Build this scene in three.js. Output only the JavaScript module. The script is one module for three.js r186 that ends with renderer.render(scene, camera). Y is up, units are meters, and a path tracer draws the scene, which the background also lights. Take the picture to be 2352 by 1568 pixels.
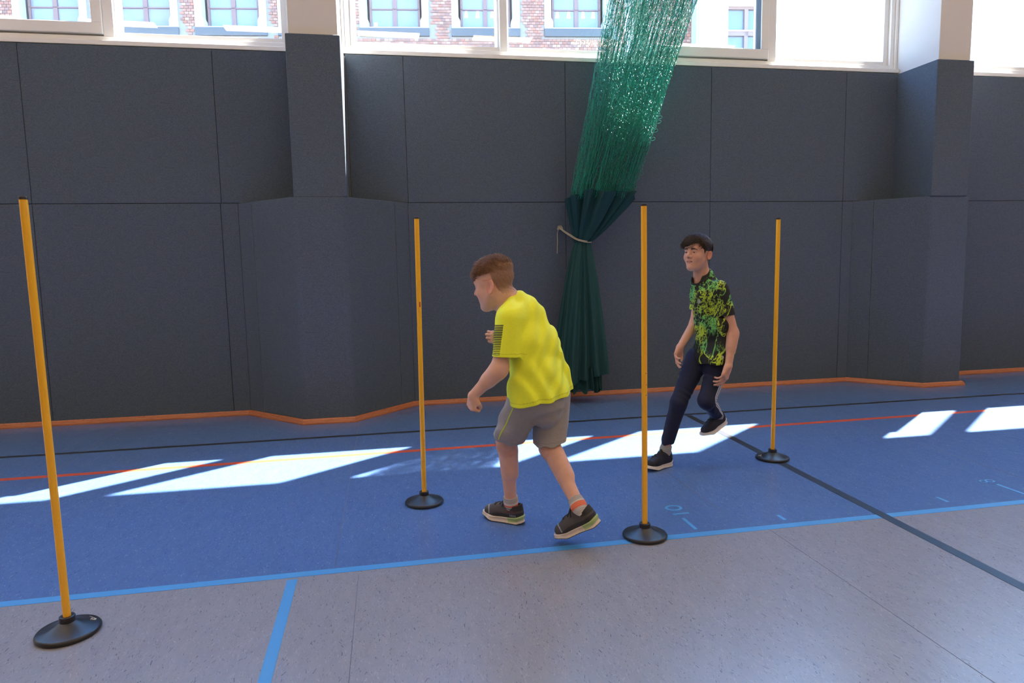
import * as THREE from 'three';
import { RoundedBoxGeometry } from 'three/addons/geometries/RoundedBoxGeometry.js';
import { mergeGeometries } from 'three/addons/utils/BufferGeometryUtils.js';
import { RectAreaLightUniformsLib } from 'three/addons/lights/RectAreaLightUniformsLib.js';
import { Sky } from 'three/addons/objects/Sky.js';

// ---------------------------------------------------------------- camera, sky, sun, exposure
const scene = new THREE.Scene();
const camera = new THREE.PerspectiveCamera(53.535, 2352 / 1568, 0.05, 300);
camera.rotation.order = 'YXZ';
camera.position.set(0, 1.335, 0);
camera.rotation.set(-0.11213, -0.18107, -0.02013);

const SUN_DIR = new THREE.Vector3(0.606, 1, -0.466).normalize();
const sky = new Sky();
sky.name = 'sky';
sky.scale.setScalar(200);
sky.material.uniforms.turbidity.value = 2.2;
sky.material.uniforms.rayleigh.value = 2.0;
sky.material.uniforms.mieCoefficient.value = 0.004;
sky.material.uniforms.mieDirectionalG.value = 0.8;
sky.material.uniforms.cloudCoverage.value = 0;
sky.material.uniforms.sunPosition.value.copy(SUN_DIR);
scene.add(sky);
scene.environmentIntensity = 2.2;

const sun = new THREE.DirectionalLight(new THREE.Color(1, 0.96, 0.9), 70);
sun.name = 'sun';
sun.position.copy(SUN_DIR).multiplyScalar(40).add(new THREE.Vector3(2, 2, -6));
sun.target.position.set(2, 2, -6);
sun.castShadow = true;
sun.shadow.radius = 1;
sun.shadow.mapSize.set(4096, 4096);
Object.assign(sun.shadow.camera, { left: -20, right: 20, top: 20, bottom: -20, near: 1, far: 90 });
scene.add(sun, sun.target);

const renderer = new THREE.WebGLRenderer({ antialias: true });
renderer.toneMapping = THREE.LinearToneMapping;
renderer.toneMappingExposure = 1.0;
renderer.shadowMap.enabled = true;
RectAreaLightUniformsLib.init();
const LAMP_POWER = 13.2;                                     // radiance of each ceiling lamp's diffuser
const LAMP_COLOR = new THREE.Color(1, 0.75, 0.53);

// ---------------------------------------------------------------- helpers
const V = (x, y, z) => new THREE.Vector3(x, y, z);
function rng(seed) { let s = seed | 0; return () => { s = (s + 0x6d2b79f5) | 0; let t = Math.imul(s ^ (s >>> 15), 1 | s); t = (t + Math.imul(t ^ (t >>> 7), 61 | t)) ^ t; return ((t ^ (t >>> 14)) >>> 0) / 4294967296; }; }
const clamp = (x, a = 0, b = 1) => Math.min(b, Math.max(a, x));
const mix = (a, b, t) => a + (b - a) * t;
const sstep = (a, b, x) => { const t = clamp((x - a) / (b - a)); return t * t * (3 - 2 * t); };
const taken = {};
function numbered(name) { const n = (taken[name] = (taken[name] ?? -1) + 1); return n ? name + '_' + String(n).padStart(3, '0') : name; }
function shade(o) { o.traverse((m) => { if (m.isMesh) { m.castShadow = true; m.receiveShadow = true; } }); return o; }
function thing(name, label, category, group) {
  const o = new THREE.Group();
  o.name = numbered(name); o.userData = { label, category };
  if (group) o.userData.group = group;
  scene.add(o);
  return o;
}
function struct(name) { const o = new THREE.Group(); o.name = name; o.userData = { kind: 'structure' }; scene.add(o); return o; }
function part(name, geo, mat, parent, label) {
  const m = new THREE.Mesh(geo, mat);
  m.name = name; m.castShadow = true; m.receiveShadow = true;
  if (label) m.userData.label = label;
  parent.add(m);
  return m;
}
function std(color, roughness, opts = {}) { return new THREE.MeshStandardMaterial({ color, roughness, metalness: 0, ...opts }); }
function phys(color, roughness, opts = {}) { return new THREE.MeshPhysicalMaterial({ color, roughness, metalness: 0, ...opts }); }
const lin = (r, g, b) => new THREE.Color().setRGB(r, g, b);
function boxUV(g, ou = 0, ov = 0) {                        // texture coordinates in metres
  const p = g.attributes.position, n = g.attributes.normal, uv = new Float32Array(p.count * 2);
  for (let i = 0; i < p.count; i++) {
    const ax = Math.abs(n.getX(i)), ay = Math.abs(n.getY(i)), az = Math.abs(n.getZ(i));
    const [u, v] = ay > ax && ay > az ? [p.getX(i), p.getZ(i)] : ax > az ? [p.getZ(i), p.getY(i)] : [p.getX(i), p.getY(i)];
    uv[2 * i] = u + ou; uv[2 * i + 1] = v + ov;
  }
  g.setAttribute('uv', new THREE.BufferAttribute(uv, 2));
  return g;
}
function box(x0, x1, y0, y1, z0, z1, r = 0) {
  const w = x1 - x0, h = y1 - y0, d = z1 - z0;
  const g = r ? new RoundedBoxGeometry(w, h, d, 2, r) : new THREE.BoxGeometry(w, h, d);
  g.translate((x0 + x1) / 2, (y0 + y1) / 2, (z0 + z1) / 2);
  return boxUV(g);
}
const merge = (list) => mergeGeometries(list.map((g) => (g.index ? g.toNonIndexed() : g)).map((g) => { for (const k of Object.keys(g.attributes)) if (!['position', 'normal', 'uv'].includes(k)) g.deleteAttribute(k); return g; }));
// a thin-cord / tube builder that collects many tubes in one geometry
class Cords {
  constructor() { this.p = []; this.n = []; this.i = []; this.uv = []; }
  add(pts, r, sides = 4, taper = null) {
    const base = this.p.length / 3, up = V(0.31, 0.2, 0.93);
    let len = 0;
    for (let k = 0; k < pts.length; k++) {
      const a = pts[Math.max(0, k - 1)], b = pts[Math.min(pts.length - 1, k + 1)];
      const t = V().subVectors(b, a).normalize(), s = V().crossVectors(t, up).normalize(), q = V().crossVectors(s, t);
      const rr = taper ? r * taper(k / (pts.length - 1)) : r;
      if (k) len += pts[k].distanceTo(pts[k - 1]);
      for (let j = 0; j < sides; j++) {
        const c = Math.cos((j / sides) * 6.283), d = Math.sin((j / sides) * 6.283);
        const nx = s.x * c + q.x * d, ny = s.y * c + q.y * d, nz = s.z * c + q.z * d;
        this.p.push(pts[k].x + nx * rr, pts[k].y + ny * rr, pts[k].z + nz * rr); this.n.push(nx, ny, nz); this.uv.push(j / sides, len);
        if (k) { const A = base + (k - 1) * sides + j, B = base + (k - 1) * sides + ((j + 1) % sides), C = A + sides, D = B + sides; this.i.push(A, C, B, B, C, D); }
      }
    }
    return this;
  }
  geo() {
    const g = new THREE.BufferGeometry();
    g.setAttribute('position', new THREE.Float32BufferAttribute(this.p, 3));
    g.setAttribute('normal', new THREE.Float32BufferAttribute(this.n, 3));
    g.setAttribute('uv', new THREE.Float32BufferAttribute(this.uv, 2));
    g.setIndex(this.i);
    return g;
  }
}
function canvasTex(size, draw, repeatMetres, srgb = true) {
  const c = document.createElement('canvas'); c.width = c.height = size;
  draw(c.getContext('2d'), size);
  const t = new THREE.CanvasTexture(c);
  t.wrapS = t.wrapT = THREE.RepeatWrapping; t.repeat.set(1 / repeatMetres, 1 / repeatMetres);
  if (srgb) t.colorSpace = THREE.SRGBColorSpace;
  return t;
}
// strokes that wrap round the edges of a tile
function flecks(ctx, S, R, n, colors, len, wid, dir, spread) {
  ctx.lineCap = 'round';
  for (let k = 0; k < n; k++) {
    const x = R() * S, y = R() * S, a = dir + (R() - 0.5) * spread, l = len[0] + R() * R() * (len[1] - len[0]);
    const bend = (R() - 0.5) * 0.6;
    ctx.strokeStyle = colors[(R() * colors.length) | 0]; ctx.lineWidth = wid[0] + R() * (wid[1] - wid[0]);
    for (const ox of [-S, 0, S]) for (const oy of [-S, 0, S]) {
      const X = x + ox, Y = y + oy;
      if (X < -80 || Y < -80 || X > S + 80 || Y > S + 80) continue;
      ctx.beginPath(); ctx.moveTo(X, Y);
      ctx.quadraticCurveTo(X + Math.cos(a) * l * 0.5 - Math.sin(a) * l * bend * 0.4, Y + Math.sin(a) * l * 0.5 + Math.cos(a) * l * bend * 0.4, X + Math.cos(a + bend * 0.3) * l, Y + Math.sin(a + bend * 0.3) * l);
      ctx.stroke();
    }
  }
}
// ---------------------------------------------------------------- materials
// speckled linoleum: soft clouds, fine streaks along z, then sparse dark and pale flecks around one base colour
function linoleum(seed, base, dark, pale) {
  return canvasTex(2048, (c, S) => {
    const R = rng(seed), t = (d, a) => `rgba(${base.map((v, i) => Math.round(v + d[i])).join(',')},${a})`;
    c.fillStyle = t([0, 0, 0], 1); c.fillRect(0, 0, S, S);
    flecks(c, S, R, 2600, [t([-4, -5, -4], 0.3), t([4, 4, 3], 0.3), t([3, 0, 1], 0.3)], [30, 140], [10, 36], Math.PI / 2, 0.5);
    flecks(c, S, R, 16000, [t([-14, -16, -17], 0.45), t([15, 15, 13], 0.45), t([6, -4, 2], 0.45)], [6, 44], [1, 3], Math.PI / 2, 0.7);
    flecks(c, S, R, 3600, dark.map((d) => t(d, 0.62)), [3, 22], [0.9, 2.5], Math.PI / 2, 1.0);
    flecks(c, S, R, 420, dark.map((d) => t(d, 0.75)), [6, 30], [1.2, 3], Math.PI / 2, 1.1);
    flecks(c, S, R, 4200, pale.map((d) => t(d, 0.56)), [3, 24], [0.9, 2.5], Math.PI / 2, 1.2);
  }, 1.9);
}
const blueFloorTex = linoleum(11, [82, 113, 163], [[-34, -42, -44], [-26, -38, -34]], [[64, 60, 48], [86, 76, 54], [48, 50, 44]]);
const greyFloorTex = linoleum(23, [139, 140, 147], [[-58, -60, -48], [-46, -50, -38], [-70, -74, -56]], [[36, 36, 36], [28, 32, 36]]);
const feltTex = canvasTex(1024, (c, S) => {
  const R = rng(37);
  c.fillStyle = 'rgb(78,91,104)'; c.fillRect(0, 0, S, S);
  flecks(c, S, R, 9000, ['rgba(64,75,87,.55)', 'rgba(98,109,119,.5)', 'rgba(82,88,97,.5)'], [6, 26], [2, 6], 0, 1.6);
  flecks(c, S, R, 15000, ['rgba(42,50,63,.6)', 'rgba(124,136,148,.5)', 'rgba(66,86,112,.55)', 'rgba(114,112,110,.45)'], [4, 16], [1, 2.4], 0, 2.2);
}, 0.55);
const feltBump = canvasTex(512, (c, S) => {
  const R = rng(41);
  c.fillStyle = 'rgb(128,128,128)'; c.fillRect(0, 0, S, S);
  flecks(c, S, R, 9000, ['rgba(60,60,60,.5)', 'rgba(200,200,200,.5)'], [3, 12], [1, 2.2], 0, 2.4);
}, 0.2, false);
const plasterBump = canvasTex(512, (c, S) => {
  const R = rng(43);
  c.fillStyle = 'rgb(128,128,128)'; c.fillRect(0, 0, S, S);
  flecks(c, S, R, 9000, ['rgba(90,90,90,.4)', 'rgba(170,170,170,.4)'], [1, 4], [1, 4], 0, 6);
}, 0.3, false);
const woodTex = canvasTex(512, (c, S) => {
  const R = rng(47);
  c.fillStyle = 'rgb(180,110,72)'; c.fillRect(0, 0, S, S);
  flecks(c, S, R, 900, ['rgba(160,92,56,.4)', 'rgba(198,132,92,.4)', 'rgba(142,80,48,.3)'], [60, 300], [1, 4], 0, 0.06);
}, 0.5);
const dustTex = canvasTex(512, (c, S) => {                   // fine dried specks on the panes
  const R = rng(53);
  c.fillStyle = 'rgb(13,13,13)'; c.fillRect(0, 0, S, S);
  flecks(c, S, R, 2600, ['rgba(60,60,60,.5)', 'rgba(34,34,34,.6)', 'rgba(20,20,20,.6)'], [1, 6], [1, 3.5], Math.PI / 2, 1);
  flecks(c, S, R, 160, ['rgba(150,150,150,.5)'], [1, 3], [1, 3], Math.PI / 2, 3);
}, 0.45, false);
const M = {
  blueFloor: phys(0xffffff, 0.27, { map: blueFloorTex }),
  greyFloor: phys(0xffffff, 0.27, { map: greyFloorTex }),
  lineBlue: phys(lin(0.075, 0.3, 0.62), 0.4),
  lineBlack: phys(lin(0.022, 0.026, 0.04), 0.4),
  lineRed: phys(lin(0.58, 0.085, 0.04), 0.4),
  seam: std(lin(0.1, 0.1, 0.15), 0.7),
  felt: std(0xffffff, 0.95, { map: feltTex, bumpMap: feltBump, bumpScale: 0.0012 }),
  plaster: std(lin(0.63, 0.61, 0.58), 0.9, { bumpMap: plasterBump, bumpScale: 0.0006 }),
  wallPaint: std(lin(0.7, 0.58, 0.45), 0.8),
  ceiling: std(lin(0.7, 0.66, 0.58), 0.9),
  backWood: std(lin(0.5, 0.35, 0.22), 0.6),
  frame: phys(lin(0.78, 0.79, 0.78), 0.28, { clearcoat: 0.3, clearcoatRoughness: 0.15 }),
  gasket: std(lin(0.06, 0.065, 0.07), 0.6),
  glass: phys(0xffffff, 0.0, { transmission: 1, thickness: 0, ior: 1.5 }),
  dust: std(lin(0.62, 0.6, 0.57), 1, { transparent: true, alphaMap: dustTex, depthWrite: false }),
  wood: phys(0xffffff, 0.42, { map: woodTex }),
  concrete: std(lin(0.34, 0.33, 0.32), 0.9),
};
// ---------------------------------------------------------------- the hall: floor
const X0 = -10, X1 = 15, ZB = -6.57, ZF = 9, YC = 6.2;
{
  const floor = struct('floor');
  part('blue_field', box(X0, X1, -0.12, 0, -7.0, -2.985), M.blueFloor, floor, 'blue speckled linoleum field');
  part('grey_field', box(X0, X1, -0.12, 0, -2.985, ZF + 0.3), M.greyFloor, floor, 'lavender grey speckled linoleum field');
  const strip = (name, mat, x0, z0, x1, z1, w, lift, label) => {             // a painted stripe from (x0, z0) to (x1, z1)
    const L = Math.hypot(x1 - x0, z1 - z0), g = new THREE.BoxGeometry(L, 0.0008, w);
    g.rotateY(-Math.atan2(z1 - z0, x1 - x0)); g.translate((x0 + x1) / 2, lift, (z0 + z1) / 2);
    return part(name, g, mat, floor, label);
  };
  strip('court_line', M.lineRed, X0, -4.815, X1, -5.0, 0.058, 0.0004, 'red court line');
  strip('court_line', M.lineBlack, X0, -5.5, X1, -5.445, 0.05, 0.0006, 'black court line along the wall');
  strip('court_line', M.lineBlue, X0, -2.915, X1, -3.075, 0.05, 0.0006, 'light blue line between blue and grey floor');
  strip('court_line', M.lineBlack, 2.548, -5.43, 2.42, 0.9, 0.056, 0.0012, 'black court line running towards the camera');
  strip('court_line', M.lineBlue, -0.452, -2.93, -0.425, -0.6, 0.043, 0.001, 'short light blue line across the grey floor');
  for (const [x, a, b] of [[1.479, -3.052, -3.207], [1.977, -3.062, -3.13], [2.976, -3.092, -3.172], [3.478, -3.1, -3.278]])
    strip('measuring_mark', M.lineBlue, x, a, x, b, 0.018, 0.0005);
  // painted numbers, read along -z with their tops towards -x
  const flat = (shape, x, z) => {
    const g = new THREE.ExtrudeGeometry(shape, { depth: 0.0006, bevelEnabled: false, curveSegments: 24 });
    g.rotateX(-Math.PI / 2); g.rotateY(Math.PI / 2); g.translate(x, 0.0002, z); return g;
  };
  const ring = (cx, cy, rx, ry, w) => { const s = new THREE.Shape(); s.absellipse(cx, cy, rx, ry, 0, Math.PI * 2); const h = new THREE.Path(); h.absellipse(cx, cy, rx - w, ry - w, 0, Math.PI * 2); s.holes.push(h); return s; };
  const bar = new THREE.Shape(); bar.moveTo(-0.009, -0.047); bar.lineTo(0.009, -0.047); bar.lineTo(0.009, 0.047); bar.lineTo(-0.006, 0.047); bar.lineTo(-0.022, 0.03); bar.lineTo(-0.009, 0.03);
  part('painted_number', merge([flat(bar, 1.495, -3.268), flat(ring(0, 0, 0.041, 0.048, 0.016), 1.493, -3.357)]), M.lineBlue, floor, 'painted number 10');
  part('painted_number', merge([flat(ring(0, 0.023, 0.022, 0.022, 0.009), 3.472, -3.34), flat(ring(0, -0.021, 0.026, 0.026, 0.009), 3.472, -3.34)]), M.lineBlue, floor, 'faint painted number 8');
  // welded joints between the linoleum sheets
  for (const [x, a, b] of [[-0.28, -6.5, -3.02], [-0.172, -2.92, 9], [-2.28, -6.5, -3.0], [-2.17, -2.95, 9], [1.72, -6.5, -3.24], [1.83, -2.98, 9], [3.83, -2.98, 9], [3.72, -6.5, -3.1], [5.72, -5.9, -3.1]])
    strip('sheet_joint', M.seam, x, a, x, b, 0.0022, 0.00015);
}
// ---------------------------------------------------------------- the hall: window wall with columns, padding and baseboard
const COLUMNS = [[-7.02, -6.62], [-0.71, -0.315], [5.415, 5.775], [11.5, 11.9]];
const BAYS = [[X0, -7.02], [-6.62, -0.71], [-0.315, 5.415], [5.775, 11.5], [11.9, X1]];
const YS = 3.275, YT = 5.36;                                // window sill and lintel
const wallBack = struct('wall_window_side');
{
  part('masonry', box(X0 - 0.3, X1 + 0.3, -0.3, YS - 0.02, -6.85, ZB), M.plaster, wallBack);
  part('lintel', box(X0 - 0.3, X1 + 0.3, YT, YC + 0.3, -6.85, ZB), M.plaster, wallBack);
  for (const [a, b] of COLUMNS) part('column', box(a, b, 0, YC, -6.85, -6.02, 0.006), M.plaster, wallBack, 'white plastered column');
  // flat felt panels between the columns
  let k = 0;
  const panel = (x0, x1, y0, y1) => {
    const g = new RoundedBoxGeometry(x1 - x0 - 0.003, y1 - y0 - 0.004, 0.036, 2, 0.005);
    boxUV(g, (k * 0.37) % 1, (k++ * 0.61) % 1); g.translate((x0 + x1) / 2, (y0 + y1) / 2, ZB + 0.02);
    part('felt_panel', g, M.felt, wallBack);
  };
  const upper = [[-10, -8.6, -7.06], [-6.59, -6.05, -4.5, -2.955, -1.425, -0.735], [-0.29, 0.231, 1.766, 3.28, 4.79, 5.39], [5.805, 6.3, 7.85, 9.4, 10.95, 11.47], [11.93, 13.5, 15]];
  for (const xs of upper) for (let i = 0; i + 1 < xs.length; i++) panel(xs[i], xs[i + 1], 1.938, 3.262);
  const lower = [[-10, -8.6, -7.6], [-6.05, -4.5, -2.955, -1.435, -1.285], [0.226, 1.757, 3.28, 4.79, 4.91], [5.86, 6.3, 7.85, 9.4, 10.95], [12.5, 13.5, 15]];
  for (const xs of lower) for (let i = 0; i + 1 < xs.length; i++) panel(xs[i], xs[i + 1], 0.03, 1.938);
  // padding bent round the columns: a path in plan, rounded at its corners
  const wrap = (pts, y0, y1, t, r, label, name = 'column_pad') => {
    const path = [];
    pts.forEach((p, i) => {
      if (i === 0 || i === pts.length - 1) { path.push(p); return; }
      const a = V(pts[i - 1][0] - p[0], 0, pts[i - 1][1] - p[1]).normalize(), b = V(pts[i + 1][0] - p[0], 0, pts[i + 1][1] - p[1]).normalize();
      for (let j = 0; j <= 6; j++) { const u = j / 6, w0 = (1 - u) * (1 - u) * r, w2 = u * u * r; path.push([p[0] + a.x * w0 + b.x * w2, p[1] + a.z * w0 + b.z * w2]); }
    });
    const n = path.length, nor = path.map((p, i) => { const a = path[Math.max(0, i - 1)], b = path[Math.min(n - 1, i + 1)]; const d = V(b[0] - a[0], 0, b[1] - a[1]).normalize(); return [-d.z, d.x]; });
    const P = [], N = [], U = [], I = [];
    let len = 0;
    const bev = 0.006, rows = [[y0, -t, 0, -1], [y0, -bev, 0, -1], [y0 + bev, 0, 1, 0], [y1 - bev, 0, 1, 0], [y1, -bev, 0, 1], [y1, -t, 0, 1]];
    path.forEach((p, i) => {
      if (i) len += Math.hypot(p[0] - path[i - 1][0], p[1] - path[i - 1][1]);
      for (const [y, o, no, nu] of rows) { P.push(p[0] + nor[i][0] * o, y, p[1] + nor[i][1] * o); N.push(nor[i][0] * no, nu, nor[i][1] * no); U.push(len, nu ? y - o : y); }
      if (i) for (let j = 0; j < 5; j++) { const A = (i - 1) * 6 + j, C = A + 6; I.push(A, C, A + 1, A + 1, C, C + 1); }
    });
    const g = new THREE.BufferGeometry();
    g.setAttribute('position', new THREE.Float32BufferAttribute(P, 3)); g.setAttribute('normal', new THREE.Float32BufferAttribute(N, 3)); g.setAttribute('uv', new THREE.Float32BufferAttribute(U, 2)); g.setIndex(I);
    return part(name, g, M.felt, wallBack, label);
  };
  for (const c of [-6.3, 0, 6.115, 12.2]) {
    const L = c - 0.735, Rr = c - 0.298 - (c === 6.115 ? 0.02 : 0);
    wrap([[L, -6.56], [L, -5.99], [Rr, -5.99], [Rr, -6.56]], 1.938, 3.252, 0.03, 0.012, 'felt pad round the upper column');
    if (c === 6.115) {
      wrap([[4.9, -6.545], [5.0535, -6.3935]], 0.03, 1.938, 0.04, 0.01, undefined, 'felt_panel');
      wrap([[5.055, -6.392], [5.4, -6.0], [5.835, -6.0], [5.86, -6.56]], 0.03, 1.94, 0.04, 0.03, 'felt pad round the lower column');
    } else {
      wrap([[c - 1.295, -6.545], [c - 1.1485, -6.3985]], 0.03, 1.938, 0.04, 0.01, undefined, 'felt_panel');
      wrap([[c - 1.147, -6.397], [c - 0.74, -5.985], [c - 0.325, -5.985], [c + 0.1, -6.41]], 0.03, 1.94, 0.04, 0.03, 'felt pad round the lower column');
      wrap([[c + 0.1015, -6.4115], [c + 0.236, -6.545]], 0.03, 1.938, 0.04, 0.01, undefined, 'felt_panel');
    }
    // felt covered ledge on top of the lower padding
    const s = new THREE.Shape(), q = c === 6.115 ? [[4.93, 6.56], [5.42, 6.03], [5.82, 6.03], [5.84, 6.56]] : [[c - 1.26, 6.56], [c - 0.73, 6.02], [c - 0.335, 6.02], [c + 0.2, 6.56]];
    q.forEach((p, i) => (i ? s.lineTo(...p) : s.moveTo(...p)));
    const g = new THREE.ExtrudeGeometry(s, { depth: 0.02, bevelEnabled: false }); g.rotateX(-Math.PI / 2); g.translate(0, 1.915, 0);
    part('pad_ledge', boxUV(g), M.felt, wallBack);
  }
}
{
  // wooden baseboard: a small moulding swept along the foot of the padding
  const runs = [[-10, -6.545], [-7.6, -6.545], [-7.04, -5.985], [-6.62, -5.985], [-6.07, -6.545], [-1.295, -6.545], [-0.745, -5.985], [-0.325, -5.985], [0.232, -6.545], [4.9, -6.545], [5.395, -6.0], [5.845, -6.0], [5.87, -6.545], [10.9, -6.545], [11.46, -5.985], [11.88, -5.985], [12.45, -6.545], [15, -6.545]];
  const base = struct('baseboard_window_side');
  const prof = [[0, 0.046], [0.012, 0.046], [0.02, 0.038], [0.03, 0.012], [0.03, 0]];
  const off = (i, d) => {                                     // the mitre at corner i, d metres in front of the padding
    const p = runs[i], a = runs[i - 1] ?? p, b = runs[i + 1] ?? p, n = ([s, e]) => { const l = Math.hypot(e[0] - s[0], e[1] - s[1]) || 1; return [-(e[1] - s[1]) / l, (e[0] - s[0]) / l]; };
    const n0 = i ? n([a, p]) : n([p, b]), n1 = i < runs.length - 1 ? n([p, b]) : n0, k = 1 + n0[0] * n1[0] + n0[1] * n1[1];
    return [p[0] + ((n0[0] + n1[0]) / k) * d, p[1] + ((n0[1] + n1[1]) / k) * d];
  };
  for (let i = 0; i + 1 < runs.length; i++) {
    const P = [], U = [], L = Math.hypot(runs[i + 1][0] - runs[i][0], runs[i + 1][1] - runs[i][1]);
    for (let j = 0; j + 1 < prof.length; j++) {
      const q = [[i, prof[j]], [i, prof[j + 1]], [i + 1, prof[j]], [i + 1, prof[j + 1]]].map(([e, [d, y]]) => { const o = off(e, d); return [o[0], y, o[1]]; });
      P.push(...q[0], ...q[1], ...q[2], ...q[1], ...q[3], ...q[2]);
      const v0 = prof[j][1] + prof[j][0], v1 = prof[j + 1][1] + prof[j + 1][0];
      U.push(0, v0, 0, v1, L, v0, 0, v1, L, v1, L, v0);
    }
    const g = new THREE.BufferGeometry(); g.setAttribute('position', new THREE.Float32BufferAttribute(P, 3)); g.setAttribute('uv', new THREE.Float32BufferAttribute(U, 2)); g.computeVertexNormals();
    part('moulding', g, M.wood, base);
  }
}
// the other walls and the ceiling (outside the frame, they close the hall)
{
  const w = [['wall_left', box(X0 - 0.3, X0, -0.3, YC + 0.3, -6.85, ZF + 0.3)], ['wall_right', box(X1, X1 + 0.3, -0.3, YC + 0.3, -6.85, ZF + 0.3)], ['wall_rear', box(X0 - 0.3, X1 + 0.3, -0.3, YC + 0.3, ZF, ZF + 0.3)], ['ceiling', box(X0 - 0.3, X1 + 0.3, YC, YC + 0.3, -6.85, ZF + 0.3)]];
  for (const [n, g] of w) { const m = part(n, g, n === 'ceiling' ? M.ceiling : M.wallPaint, scene); m.userData.kind = 'structure'; }
}
// ---------------------------------------------------------------- windows
{
  let n = 0;
  const film = (a, b, y0, y1, z, parent) => part('dust_film', boxUV(new THREE.PlaneGeometry(b - a, y1 - y0).translate((a + b) / 2, (y0 + y1) / 2, z)), M.dust, parent, 'dried dust specks on the pane');
  const bay = ([xa, xb], mull, sashes) => {
    const w = struct('window_' + ++n);
    const zo = -6.80, zi = -6.60;                             // frame depth
    part('frame', box(xa, xb, YS - 0.004, YS + 0.035, -6.84, -6.545, 0.004), M.frame, w, 'white sill strip');
    part('frame', merge([box(xa, xb, YS + 0.035, YS + 0.085, zo, zi, 0.004), box(xa, xb, YS + 0.085, YS + 0.13, zo, zi - 0.035, 0.004), box(xa, xb, YT - 0.11, YT, zo, zi, 0.004)]), M.frame, w);
    for (const [x, s] of [[xa, 1], [xb, -1]]) {
      const bars = [[0, 0.03, zi + 0.02], [0.03, 0.0755, zi + 0.0015], [0.075, 0.13, zi - 0.0335]].map(([p, q, f]) => (s > 0 ? box(x + p, x + q, YS + 0.03, YT - 0.03, zo + 0.002, f, 0.004) : box(x - q, x - p, YS + 0.03, YT - 0.03, zo + 0.002, f, 0.004)));
      part('frame', merge(bars), M.frame, w);
    }
    for (const [x, hw] of mull) part('mullion', merge([box(x - hw, x + hw, YS + 0.08, YT - 0.08, zo, zi - 0.005, 0.004), box(x - hw - 0.02, x + hw + 0.02, YS + 0.08, YT - 0.08, zo, zi - 0.05, 0.004)]), M.frame, w);
    const xs = [xa + 0.13, ...mull.map((m) => m[0]), xb - 0.13];
    for (let i = 0; i + 1 < xs.length; i++) {
      const a = xs[i] + (i ? mull[i - 1][1] : 0), b = xs[i + 1] - (i + 1 < xs.length - 1 ? mull[i][1] : 0), y0 = YS + 0.1, y1 = YT - 0.1;
      if (sashes.includes(i)) {
        const sash = part('sash', merge([box(a, b, y0, y0 + 0.095, -6.75, -6.585, 0.008), box(a, b, y1 - 0.095, y1, -6.75, -6.585, 0.008), box(a, a + 0.085, y0 + 0.09, y1 - 0.09, -6.75, -6.586, 0.008), box(b - 0.085, b, y0 + 0.09, y1 - 0.09, -6.75, -6.586, 0.008)]), M.frame, w, 'opening window sash');
        part('gasket', merge([box(a + 0.084, b - 0.084, y0 + 0.094, y0 + 0.098, -6.7, -6.6), box(a + 0.083, a + 0.088, y0 + 0.09, y1 - 0.09, -6.7, -6.6), box(b - 0.088, b - 0.083, y0 + 0.09, y1 - 0.09, -6.7, -6.6)]), M.gasket, sash);
        part('pane', box(a + 0.07, b - 0.07, y0 + 0.07, y1 - 0.07, -6.681, -6.675), M.glass, sash);
        film(a + 0.07, b - 0.07, y0 + 0.07, y1 - 0.07, -6.6745, sash);
      } else { part('pane', box(a, b, y0, y1, -6.703, -6.697), M.glass, w); film(a, b, y0, y1, -6.6965, w); }
    }
  };
  bay(BAYS[0], [[-8.5, 0.035]], []);
  bay(BAYS[1], [[-5.1, 0.035], [-3.66, 0.035], [-2.262, 0.042]], [2]);
  bay(BAYS[2], [[1.187, 0.036], [2.52, 0.036], [3.975, 0.045]], [2]);
  bay(BAYS[3], [[7.22, 0.036], [8.6, 0.036], [10.03, 0.036]], [2]);
  bay(BAYS[4], [[13.4, 0.035]], []);
}
// ---------------------------------------------------------------- ceiling lamps (their reflections show in the panes)
{
  const rows = [-3.6, 1.25, 6.1], xs = [-7.2, -4.8, -2.3, 0.25, 2.6, 4.75, 7.2, 9.7, 12.2];
  const glow = new THREE.MeshStandardMaterial({ color: 0xffffff, roughness: 0.6, emissive: LAMP_COLOR, emissiveIntensity: 14 });
  rows.forEach((z) => xs.forEach((x) => {
    const t = thing('ceiling_lamp', 'long white ceiling lamp with glowing diffuser under the hall ceiling', 'lamp', 'ceiling lamps in rows');
    t.position.set(x, YC - 0.14, z);
    part('housing', box(-0.64, 0.64, 0.02, 0.14, -0.15, 0.15, 0.01), M.frame, t);
    part('diffuser', box(-0.62, 0.62, 0, 0.025, -0.13, 0.13, 0.005), glow, t);
    const l = new THREE.RectAreaLight(LAMP_COLOR, LAMP_POWER, 1.24, 0.26);
    l.name = 'lamp_light'; l.position.set(0, -0.004, 0); l.rotation.x = -Math.PI / 2; l.castShadow = true;
    t.add(l);
  }));
}
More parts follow.
